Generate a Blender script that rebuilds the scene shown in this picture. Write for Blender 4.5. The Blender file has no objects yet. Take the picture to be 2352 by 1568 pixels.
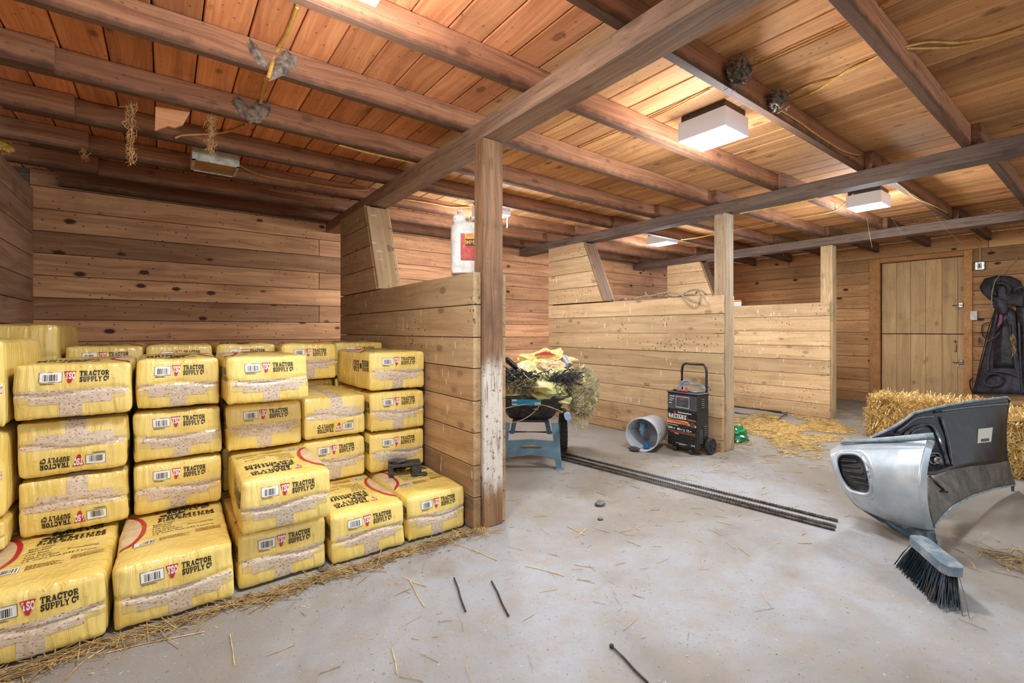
import bpy, math, random
import numpy as np
from mathutils import Vector, Matrix, noise

# ---------------------------------------------------------------- camera, world, exposure
S = 1.1                       # one drawing unit (= camera height) in metres
F = 1064.0                    # focal length in px of the 2352 px wide frame
YAW = math.radians(36.95)
HOR = 759.0
sc = bpy.context.scene
COL = sc.collection
cam = bpy.data.objects.new('camera', bpy.data.cameras.new('camera'))
COL.objects.link(cam)
cam.location = (0, 0, S)
cam.rotation_euler = (math.radians(90), 0, -YAW)
cam.data.sensor_width = 36.0
cam.data.lens = 36.0 * F / 2352.0
cam.data.shift_y = -(784.0 - HOR) / 2352.0
cam.data.clip_start = 0.02
sc.camera = cam
sc.view_settings.view_transform = 'Standard'
sc.view_settings.look = 'None'
sc.view_settings.gamma = 1.0
sc.view_settings.use_curve_mapping = False
sc.view_settings.exposure = 0.66

world = bpy.data.worlds.new('overcast_sky')
sc.world = world
world.use_nodes = True
bg = world.node_tree.nodes['Background']
bg.inputs['Color'].default_value = (0.86, 0.93, 1.0, 1)
bg.inputs['Strength'].default_value = 0.78
sc.cycles.max_bounces = 8
sc.cycles.diffuse_bounces = 5
sc.cycles.sample_clamp_indirect = 6.0
sc.cycles.caustics_reflective = False
sc.cycles.caustics_refractive = False


def area_light(name, loc, rot, sx, sy, power, color):
    l = bpy.data.lights.new(name, 'AREA')
    l.shape = 'RECTANGLE'
    l.size = sx * S
    l.size_y = sy * S
    l.energy = power
    l.color = color
    o = bpy.data.objects.new(name, l)
    COL.objects.link(o)
    o.location = Vector(loc) * S
    o.rotation_euler = rot
    return o


# daylight through the wide open barn front behind the photographer
area_light('daylight_barn_front', (2.6, -2.6, 1.55), (math.radians(80), 0, 0), 9.0, 2.6, 40, (0.93, 0.97, 1.0))

# ---------------------------------------------------------------- projection helpers (1 unit = camera height)
CY, SY = math.cos(YAW), math.sin(YAW)


def ray(u, v):
    r = u - 1176.0
    return Vector((F * SY + r * CY, F * CY - r * SY, HOR - v))


def onX(u, v, X):
    d = ray(u, v); t = X / d.x
    return Vector((X, d.y * t, 1 + d.z * t))


def onY(u, v, Y):
    d = ray(u, v); t = Y / d.y
    return Vector((d.x * t, Y, 1 + d.z * t))


def onZ(u, v, Z):
    d = ray(u, v); t = (Z - 1) / d.z
    return Vector((d.x * t, d.y * t, Z))


def atD(u, v, dep):
    d = ray(u, v) * (dep / F)
    return Vector((d.x, d.y, 1 + d.z))


# ---------------------------------------------------------------- materials
def lin(c):
    return tuple(((x / 255.0) / 12.92 if x / 255.0 < 0.04045 else ((x / 255.0 + 0.055) / 1.055) ** 2.4) for x in c) + (1.0,)


class NT:
    def __init__(s, name):
        s.m = bpy.data.materials.new(name)
        s.m.use_nodes = True
        s.n = s.m.node_tree.nodes
        s.l = s.m.node_tree.links
        s.b = s.n['Principled BSDF']

    def node(s, t, **kw):
        n = s.n.new(t)
        for k, v in kw.items():
            setattr(n, k, v)
        return n

    def put(s, sock, val):
        if isinstance(val, bpy.types.NodeSocket):
            s.l.new(val, sock)
        else:
            sock.default_value = val

    def noise(s, vec, scale, detail=3, rough=0.55, dist=0.0):
        n = s.node('ShaderNodeTexNoise')
        s.put(n.inputs['Vector'], vec)
        n.inputs['Scale'].default_value = scale
        n.inputs['Detail'].default_value = detail
        n.inputs['Roughness'].default_value = rough
        n.inputs['Distortion'].default_value = dist
        return n.outputs['Fac']

    def voro(s, vec, scale, rnd=1.0):
        n = s.node('ShaderNodeTexVoronoi')
        s.put(n.inputs['Vector'], vec)
        n.inputs['Scale'].default_value = scale
        n.inputs['Randomness'].default_value = rnd
        return n

    def scale(s, vec, sc3):
        n = s.node('ShaderNodeVectorMath', operation='MULTIPLY')
        s.put(n.inputs[0], vec)
        n.inputs[1].default_value = sc3
        return n.outputs[0]

    def vadd(s, a, b):
        n = s.node('ShaderNodeVectorMath', operation='ADD')
        s.put(n.inputs[0], a); s.put(n.inputs[1], b)
        return n.outputs[0]

    def math(s, op, a, b=0.0, clamp=False):
        n = s.node('ShaderNodeMath', operation=op)
        n.use_clamp = clamp
        s.put(n.inputs[0], a); s.put(n.inputs[1], b)
        return n.outputs[0]

    def ramp(s, fac, a, b, lo=0.0, hi=1.0):
        n = s.node('ShaderNodeMapRange')
        n.interpolation_type = 'SMOOTHSTEP'
        s.put(n.inputs['Value'], fac)
        n.inputs['From Min'].default_value = a
        n.inputs['From Max'].default_value = b
        n.inputs['To Min'].default_value = lo
        n.inputs['To Max'].default_value = hi
        return n.outputs[0]

    def mix(s, fac, a, b, mode='MIX'):
        n = s.node('ShaderNodeMix', data_type='RGBA', blend_type=mode)
        s.put(n.inputs['Factor'], fac)
        s.put(n.inputs['A'], a); s.put(n.inputs['B'], b)
        return n.outputs['Result']

    def bump(s, h, strength=0.3, dist=0.002):
        n = s.node('ShaderNodeBump')
        n.inputs['Strength'].default_value = strength
        n.inputs['Distance'].default_value = dist
        s.put(n.inputs['Height'], h)
        s.l.new(n.outputs[0], s.b.inputs['Normal'])

    def obj(s):
        return s.node('ShaderNodeTexCoord').outputs['Object']

    def gray(s, f):
        n = s.node('ShaderNodeCombineColor')
        for i in range(3):
            s.put(n.inputs[i], f)
        return n.outputs[0]


def wood(name, light, dark, knots=0.5, dirt=0.3, dirtcol=(48, 38, 32), rough=0.75, drops=0.0, stripe=0.5, edge=0.0, satin=0.0, paint=None):
    t = NT(name)
    oi = t.node('ShaderNodeObjectInfo')
    rnd = oi.outputs['Random']
    comb = t.node('ShaderNodeCombineXYZ')
    t.put(comb.inputs[0], t.math('MULTIPLY', rnd, 47.0))
    t.put(comb.inputs[1], t.math('MULTIPLY', rnd, 13.0))
    t.put(comb.inputs[2], t.math('MULTIPLY', rnd, 29.0))
    co = t.obj()
    v = t.vadd(co, comb.outputs[0])
    warp = t.noise(t.scale(v, (1.5, 4, 4)), 1.0, 2)
    wv = t.node('ShaderNodeCombineXYZ')
    t.put(wv.inputs[1], t.math('MULTIPLY', warp, 0.10))
    v2 = t.vadd(v, wv.outputs[0])
    g1 = t.noise(t.scale(v2, (2.2, 75, 75)), 1.0, 4, 0.6)
    g2 = t.noise(t.scale(v2, (1.0, 14, 14)), 1.0, 3, 0.55, 0.6)
    f = t.math('ADD', t.math('MULTIPLY', t.ramp(g1, 0.3, 0.72), stripe), t.math('MULTIPLY', t.ramp(g2, 0.3, 0.7), 1 - stripe))
    c = t.mix(f, lin(dark), lin(light))
    br = t.math('ADD', t.math('MULTIPLY', rnd, 0.34), 0.83)
    c = t.mix(1.0, c, t.gray(br), 'MULTIPLY')
    c = t.mix(1.0, c, oi.outputs['Color'], 'MULTIPLY')
    kv = t.voro(t.scale(v, (3.4, 6.2, 6.2)), 1.0)
    kn = t.ramp(t.math('ADD', kv.outputs['Distance'], t.math('MULTIPLY', t.noise(v, 60, 2), 0.06)), 0.12, 0.20, 1.0, 0.0)
    c = t.mix(t.math('MULTIPLY', kn, knots), c, lin((62, 36, 22)))
    kd = t.voro(t.scale(v, (15, 22, 22)), 1.0)
    c = t.mix(t.math('MULTIPLY', t.ramp(kd.outputs['Distance'], 0.09, 0.15, 1, 0), knots * 0.8), c, lin((40, 26, 18)))
    d = t.ramp(t.noise(v, 3.0, 5, 0.65), 0.50, 0.78)
    c = t.mix(t.math('MULTIPLY', d, dirt), c, lin(dirtcol))
    sp = t.ramp(t.noise(t.scale(v, (1, 1.6, 1.6)), 55, 3, 0.7), 0.62, 0.72)
    c = t.mix(t.math('MULTIPLY', sp, min(0.85, dirt * 0.9 + 0.1)), c, lin((52, 36, 26)))
    if edge > 0:          # old mould and dust along one long edge of the member (local -Y)
        sx = t.node('ShaderNodeSeparateXYZ'); t.put(sx.inputs[0], co)
        e = t.ramp(t.math('ADD', sx.outputs[1], t.math('MULTIPLY', t.noise(v, 14, 4), -0.05)), -0.085, -0.045, 1, 0)
        c = t.mix(t.math('MULTIPLY', e, edge), c, lin((42, 36, 34)))
    if drops > 0:
        dn = t.voro(t.scale(v, (22, 6, 22)), 1.0)
        m = t.ramp(dn.outputs['Distance'], 0.15, 0.22, 1, 0)
        m = t.math('MULTIPLY', m, t.ramp(t.noise(v, 4.0, 2), 0.5, 0.6))
        c = t.mix(t.math('MULTIPLY', m, drops * 0.8), c, lin((215, 208, 190)))
    if drops > 0:
        dn = t.voro(t.scale(v, (30, 24, 30)), 1.0)
        m = t.math('MULTIPLY', t.ramp(dn.outputs['Distance'], 0.16, 0.26, 1, 0), t.ramp(t.noise(t.vadd(v, (5, 5, 5)), 2.6, 3), 0.52, 0.62))
        c = t.mix(t.math('MULTIPLY', m, 0.8), c, lin((58, 42, 30)))
    if paint:
        x0, x1, pc = paint
        sx = t.node('ShaderNodeSeparateXYZ'); t.put(sx.inputs[0], co)
        px = t.math('ADD', sx.outputs[0], t.math('MULTIPLY', t.noise(t.scale(v, (3, 14, 14)), 1, 4), 0.30))
        m1 = t.ramp(px, x0, x0 + 0.14)
        m2 = t.ramp(px, x1, x1 + 0.16, 1, 0)
        m3 = t.ramp(t.noise(t.scale(v, (3, 30, 30)), 1, 4, 0.7), 0.30, 0.48)
        m4 = t.ramp(t.noise(v, 30, 3, 0.7), 0.33, 0.45)
        m = t.math('MULTIPLY', t.math('MULTIPLY', m1, m2), t.math('MULTIPLY', m3, m4))
        c = t.mix(m, c, lin(pc))
    t.put(t.b.inputs['Base Color'], c)
    t.put(t.b.inputs['Roughness'], t.ramp(g2, 0.2, 0.8, rough - 0.12, rough + 0.1))
    t.b.inputs['Specular IOR Level'].default_value = 0.25 + satin
    t.bump(t.math('ADD', t.math('MULTIPLY', g1, 0.6), t.math('MULTIPLY', t.noise(v, 8, 3), 0.5)), 0.35, 0.004)
    return t.m


def plain(name, c, c2=None, rough=0.5, metal=0.0, nscale=12, spec=0.5, bump=0.0, bscale=60, dust=0.0, dustc=(150, 140, 125), coat=0.0, lo=0.35, hi=0.65, alpha=1.0, trans=0.0):
    t = NT(name)
    v = t.obj()
    col = lin(c)
    if c2 is not None:
        col = t.mix(t.ramp(t.noise(v, nscale, 4, 0.6), lo, hi), lin(c), lin(c2))
    if dust > 0:
        col = t.mix(t.math('MULTIPLY', t.ramp(t.noise(v, nscale * 2.3, 5, 0.7), 0.45, 0.7), dust), col, lin(dustc))
    t.put(t.b.inputs['Base Color'], col)
    t.b.inputs['Roughness'].default_value = rough
    t.b.inputs['Metallic'].default_value = metal
    t.b.inputs['Specular IOR Level'].default_value = spec
    t.b.inputs['Coat Weight'].default_value = coat
    t.b.inputs['Alpha'].default_value = alpha
    t.b.inputs['Transmission Weight'].default_value = trans
    if bump > 0:
        t.bump(t.noise(v, bscale, 4, 0.6), bump, 0.004)
    return t.m


def emis(name, c, strength):
    t = NT(name)
    t.b.inputs['Base Color'].default_value = lin(c)
    t.b.inputs['Emission Color'].default_value = lin(c)
    t.b.inputs['Emission Strength'].default_value = strength
    return t.m


def straw_mat(name, a, b, d, rough=0.6):
    t = NT(name)
    v = t.obj()
    f = t.noise(v, 22, 3, 0.7)
    c = t.mix(t.ramp(f, 0.35, 0.62), lin(b), lin(a))
    c = t.mix(t.math('MULTIPLY', t.ramp(t.noise(v, 6, 3), 0.5, 0.72), 0.6), c, lin(d))
    t.put(t.b.inputs['Base Color'], c)
    t.b.inputs['Roughness'].default_value = rough
    return t.m


M = {}
M['back'] = wood('wood_back_wall', (220, 168, 124), (158, 110, 76), knots=0.95, dirt=0.25, stripe=0.35)
M['left'] = wood('wood_left_wall', (190, 156, 124), (146, 114, 90), knots=0.3, dirt=0.4, stripe=0.4)
M['part'] = wood('wood_partition', (198, 170, 130), (164, 132, 94), knots=0.45, dirt=0.22, drops=0.8, stripe=0.4)
M['partdirty'] = wood('wood_partition_worn', (196, 162, 120), (158, 124, 88), knots=0.4, dirt=0.55, drops=0.7, stripe=0.4)
M['door'] = wood('wood_door', (216, 182, 132), (186, 148, 102), knots=0.35, dirt=0.35, stripe=0.35, satin=0.1)
M['doorwall'] = wood('wood_door_wall', (208, 164, 116), (168, 122, 80), knots=0.95, dirt=0.25, stripe=0.35)
M['ceil'] = wood('wood_ceiling', (222, 166, 118), (176, 118, 78), knots=0.55, dirt=0.3, stripe=0.45)
M['joist'] = wood('wood_joist', (194, 142, 106), (136, 92, 66), knots=0.4, dirt=0.35, stripe=0.55, edge=0.7)
M['girder'] = wood('wood_girder', (160, 128, 102), (108, 84, 66), knots=0.3, dirt=0.4, stripe=0.6)
M['girdark'] = wood('wood_girder_dark', (128, 108, 94), (82, 68, 60), knots=0.3, dirt=0.45, stripe=0.6)
M['post1'] = wood('wood_post_painted', (156, 118, 84), (102, 74, 52), knots=0.3, dirt=0.5, stripe=0.6, paint=(-0.78, -0.12, (206, 198, 184)))
M['post2'] = wood('wood_post_grey', (190, 166, 132), (136, 116, 92), knots=0.3, dirt=0.6, stripe=0.6, dirtcol=(60, 50, 42))
M['trim'] = wood('wood_trim', (198, 148, 94), (158, 108, 62), knots=0.3, dirt=0.35, stripe=0.5)
M['steel'] = plain('steel_rusty_grey', (105, 98, 92), (62, 56, 52), rough=0.6, metal=0.6, nscale=25, bump=0.3)
M['rod'] = plain('black_rod', (38, 36, 36), (70, 66, 60), rough=0.6, nscale=60)
M['zinc'] = plain('zinc_latch', (190, 190, 188), (120, 118, 114), rough=0.35, metal=0.9, nscale=60)
M['whitepl'] = plain('white_plastic_dusty', (226, 224, 216), (200, 196, 184), rough=0.45, nscale=14, dust=0.25, dustc=(150, 132, 104))
M['blackpl'] = plain('black_plastic', (24, 25, 28), (40, 41, 44), rough=0.4, nscale=18, dust=0.22)
M['blackmetal'] = plain('black_enamel', (16, 16, 18), (28, 28, 30), rough=0.35, nscale=20, dust=0.12)
M['rubber'] = plain('black_rubber', (28, 28, 30), (52, 50, 48), rough=0.8, nscale=40)
M['bluegrey'] = plain('blue_grey_painted_steel', (92, 124, 140), (78, 106, 122), rough=0.4, nscale=10, dust=0.15)
M['cable'] = plain('yellow_cable', (214, 172, 88), (190, 146, 66), rough=0.5, nscale=30, dust=0.3, dustc=(120, 92, 50))
M['straw'] = straw_mat('straw', (236, 208, 142), (196, 158, 88), (150, 112, 58))
M['strawd'] = straw_mat('old_straw', (196, 168, 112), (150, 120, 74), (108, 84, 52))
M['hay'] = straw_mat('hay', (206, 196, 158), (158, 144, 104), (108, 98, 68))
M['debris'] = straw_mat('floor_debris', (206, 190, 160), (120, 108, 90), (70, 62, 54))
M['cobweb'] = straw_mat('cobweb_straw', (200, 160, 104), (160, 118, 70), (110, 80, 50))
M['nest'] = plain('nest_mud', (128, 116, 104), (60, 52, 46), rough=0.95, nscale=60, bump=0.9, bscale=90)
M['mud'] = plain('dried_mud', (150, 134, 118), (88, 76, 66), rough=0.95, nscale=30, bump=0.8, bscale=120)
M['darkstuff'] = plain('attic_dust_dark', (34, 28, 24), (54, 46, 38), rough=0.95, nscale=20)
M['insul'] = plain('yellow_insulation', (232, 204, 110), (198, 164, 78), rough=1.0, nscale=40, bump=0.8)
M['black_ink'] = plain('black_ink', (28, 24, 20), rough=0.45)
M['brown_ink'] = plain('brown_ink', (120, 84, 30), rough=0.5)
M['red_ink'] = plain('red_ink', (196, 44, 52), (178, 50, 56), rough=0.35)
M['white_ink'] = plain('white_ink', (238, 236, 228), rough=0.4)
M['cream_ink'] = plain('pale_print', (222, 200, 160), (206, 178, 134), rough=0.45, nscale=20)
M['chrome'] = plain('dull_chrome', (204, 214, 220), (172, 186, 194), rough=0.34, metal=0.5, nscale=4, dust=0.55, dustc=(158, 168, 170), bump=0.12, bscale=22)
M['darkpanel'] = plain('dark_blue_black_gloss', (8, 11, 20), (15, 19, 30), rough=0.32, nscale=6, dust=0.05, spec=0.2)
M['liner'] = plain('dusty_liner', (84, 78, 68), (52, 50, 46), rough=0.6, nscale=7, dust=0.4, dustc=(132, 120, 98))
M['valance'] = plain('teal_valance', (26, 52, 66), (40, 66, 78), rough=0.35, nscale=8, dust=0.3)
M['bluedust'] = plain('dusty_blue_plastic', (92, 112, 124), (140, 150, 154), rough=0.7, nscale=18)
M['bristle'] = plain('blue_bristle', (34, 56, 70), (24, 26, 32), rough=0.5, nscale=9, dust=0.12)
M['leather'] = plain('black_leather', (24, 22, 24), (46, 44, 48), rough=0.5, nscale=14, bump=0.3, dust=0.22, dustc=(86, 82, 90))
M['leather2'] = plain('dusty_black_leather', (40, 38, 44), (66, 64, 74), rough=0.55, nscale=18, bump=0.4)
M['pink'] = plain('pink_strap', (168, 88, 118), (140, 70, 100), rough=0.7)
M['bucket'] = plain('translucent_white_bucket', (214, 218, 222), (198, 202, 206), rough=0.35, nscale=5, trans=0.25)
M['blueglove'] = plain('pale_blue_glove', (150, 186, 208), (110, 150, 182), rough=0.6, nscale=16)
M['bluecap'] = plain('blue_plastic', (28, 84, 140), rough=0.4)
M['green'] = plain('green_plastic_bag', (10, 136, 84), (6, 96, 60), rough=0.25, nscale=10, coat=0.3)
M['orange'] = plain('orange_print', (232, 140, 82), rough=0.5)
M['greypr'] = plain('grey_print_panel', (74, 76, 78), (56, 58, 60), rough=0.45)
M['redclamp'] = plain('red_clamp', (176, 70, 74), rough=0.5)
M['cyan'] = plain('cyan_label', (34, 166, 214), (24, 140, 196), rough=0.35, nscale=30)
M['paleyel'] = plain('pale_yellow_sheet', (232, 214, 138), (212, 190, 104), rough=0.35, nscale=6, bump=0.3, bscale=14)
M['greenyel'] = plain('green_yellow_sheet', (182, 176, 104), (200, 194, 146), rough=0.4, nscale=7, bump=0.3, bscale=14)
M['net'] = plain('black_netting', (26, 26, 30), (54, 54, 58), rough=0.8, nscale=40)
M['stone'] = plain('grey_stone', (110, 108, 104), (70, 68, 66), rough=0.9, nscale=30, bump=0.5)
M['rope'] = plain('pale_rope', (176, 164, 136), (120, 110, 90), rough=0.85, nscale=60, bump=0.6, bscale=160)
M['rustwhite'] = plain('chipped_white_enamel', (214, 214, 200), (188, 186, 170), rough=0.5, nscale=10, dust=0.6, dustc=(112, 74, 44))
M['brownlens'] = plain('stained_brown_lens', (150, 108, 56), (170, 130, 76), rough=0.35, nscale=8)
M['stickerw'] = plain('aged_sticker', (190, 188, 172), rough=0.6)
M['rib'] = plain('pressed_rib_dark', (60, 66, 76), (38, 42, 50), rough=0.25, nscale=14, dust=0.2)
M['griphandle'] = plain('faded_blue_grip', (140, 168, 190), (110, 136, 158), rough=0.5)
M['webgrey'] = plain('grey_cobweb', (150, 144, 136), rough=0.9)
M['lamp'] = emis('lit_lamp_panel', (236, 243, 255), 14.0)
M['lampside'] = emis('lamp_side_glow', (190, 206, 226), 0.12)
M['redlabel'] = plain('red_label', (196, 52, 44), (176, 62, 48), rough=0.5, nscale=20, dust=0.25, dustc=(220, 200, 170))
M['yellabel'] = plain('yellow_label', (232, 188, 60), (222, 120, 40), rough=0.5, nscale=25)
M['pipegrey'] = plain('grey_pipe', (140, 142, 144), rough=0.5)


def bag_plastic():
    t = NT('yellow_bag_plastic')
    v = t.obj()
    oi = t.node('ShaderNodeObjectInfo')
    f = t.ramp(t.noise(v, 5, 3), 0.35, 0.65)
    c = t.mix(f, lin((242, 216, 126)), lin((234, 202, 106)))
    st = t.noise(t.scale(v, (38, 38, 4)), 1, 3)
    c = t.mix(t.math('MULTIPLY', t.ramp(st, 0.62, 0.8), 0.35), c, lin((250, 234, 170)))
    c = t.mix(t.math('MULTIPLY', t.ramp(t.noise(v, 30, 5, 0.7), 0.62, 0.74), 0.5), c, lin((150, 112, 48)))
    c = t.mix(1.0, c, oi.outputs['Color'], 'MULTIPLY')
    t.put(t.b.inputs['Base Color'], c)
    t.b.inputs['Roughness'].default_value = 0.24
    t.b.inputs['Specular IOR Level'].default_value = 0.6
    w = t.noise(t.scale(v, (30, 30, 5)), 1, 3, 0.5, 1.0)
    t.bump(t.math('ADD', w, t.noise(v, 9, 3)), 0.85, 0.008)
    return t.m


def shavings():
    t = NT('shavings_behind_film')
    v = t.obj()
    n = t.voro(t.scale(v, (1, 1, 1.7)), 170)
    sep = t.node('ShaderNodeSeparateColor'); t.put(sep.inputs[0], n.outputs['Color'])
    c = t.mix(sep.outputs[0], lin((224, 208, 186)), lin((202, 180, 152)))
    c = t.mix(t.ramp(sep.outputs[1], 0.88, 0.95), c, lin((150, 118, 88)))
    c = t.mix(t.math('MULTIPLY', t.ramp(t.noise(v, 6, 2), 0.5, 0.8), 0.45), c, lin((205, 206, 212)))
    t.put(t.b.inputs['Base Color'], c)
    t.b.inputs['Roughness'].default_value = 0.22
    t.b.inputs['Specular IOR Level'].default_value = 0.6
    t.bump(t.math('ADD', t.noise(t.scale(v, (20, 20, 6)), 1, 3, 0.5, 1.0), t.math('MULTIPLY', sep.outputs[0], 0.2)), 0.55, 0.006)
    return t.m


def film():
    t = NT('clear_tape_over_yellow')
    v = t.obj()
    c = t.mix(t.ramp(t.noise(v, 9, 3), 0.4, 0.7), lin((222, 190, 96)), lin((212, 196, 150)))
    t.put(t.b.inputs['Base Color'], c)
    t.b.inputs['Roughness'].default_value = 0.2
    t.bump(t.noise(t.scale(v, (20, 20, 6)), 1, 3, 0.5, 1.0), 0.5, 0.005)
    return t.m


def concrete():
    t = NT('barn_concrete')
    v = t.obj()
    a = t.noise(v, 0.9, 5, 0.6, 0.4)
    b = t.noise(v, 6.5, 7, 0.72)
    c = t.mix(t.ramp(a, 0.38, 0.62), lin((156, 158, 159)), lin((132, 126, 117)))
    c = t.mix(t.math('MULTIPLY', t.ramp(b, 0.42, 0.68), 0.62), c, lin((150, 138, 122)))
    # worn, dirtier aisle in front of the stalls
    sx = t.node('ShaderNodeSeparateXYZ'); t.put(sx.inputs[0], v)
    band = t.ramp(t.math('ADD', sx.outputs[1], t.math('MULTIPLY', a, 1.4)), 2.0 * S, 3.0 * S)
    c = t.mix(t.math('MULTIPLY', band, 0.5), c, lin((132, 122, 106)))
    dk = t.ramp(t.noise(t.vadd(v, (3.3, 7.7, 0)), 1.7, 4, 0.6), 0.56, 0.74)
    c = t.mix(t.math('MULTIPLY', dk, 0.6), c, lin((118, 104, 88)))
    # darker, browner concrete towards the bales, right of a ragged line
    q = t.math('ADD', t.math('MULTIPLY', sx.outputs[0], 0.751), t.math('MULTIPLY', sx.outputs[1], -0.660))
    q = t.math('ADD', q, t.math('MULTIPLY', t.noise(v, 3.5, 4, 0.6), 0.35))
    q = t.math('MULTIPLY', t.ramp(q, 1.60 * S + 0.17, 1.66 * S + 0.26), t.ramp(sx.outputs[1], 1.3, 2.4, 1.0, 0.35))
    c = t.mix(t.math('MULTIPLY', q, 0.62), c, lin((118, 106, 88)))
    sp = t.ramp(t.noise(v, 70, 3, 0.7), 0.60, 0.70)
    c = t.mix(t.math('MULTIPLY', sp, 0.6), c, lin((96, 84, 70)))
    sp2 = t.ramp(t.noise(t.vadd(v, (9, 2, 0)), 42, 3, 0.7), 0.66, 0.74)
    c = t.mix(t.math('MULTIPLY', sp2, 0.5), c, lin((226, 224, 218)))
    t.put(t.b.inputs['Base Color'], c)
    t.b.inputs['Roughness'].default_value = 0.72
    t.b.inputs['Specular IOR Level'].default_value = 0.3
    t.bump(t.math('ADD', b, t.math('MULTIPLY', t.noise(v, 60, 4), 0.5)), 0.6, 0.008)
    return t.m


M['bag'] = bag_plastic()
M['shav'] = shavings()
M['film'] = film()
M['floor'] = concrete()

# ---------------------------------------------------------------- mesh helpers


def link(o, parent=None):
    COL.objects.link(o)
    if parent is not None:
        o.parent = parent
    return o


def tag(o, label=None, cat=None, group=None, kind=None):
    if label: o['label'] = label
    if cat: o['category'] = cat
    if group: o['group'] = group
    if kind: o['kind'] = kind
    return o


def thing(name, label, cat, loc=(0, 0, 0), rz=0.0, group=None, rx=0.0, ry=0.0):
    o = bpy.data.objects.new(name, None)
    o.empty_display_size = 0.05
    link(o)
    o.location = Vector(loc) * S
    o.rotation_euler = (rx, ry, rz)
    return tag(o, label, cat, group)


def cross_frame(d, up=Vector((0, 0, 1))):
    d = d.normalized()
    if abs(d.dot(up)) > 0.98:
        up = Vector((1, 0, 0))
    a = d.cross(up).normalized()
    b = a.cross(d).normalized()
    return a, b


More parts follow.
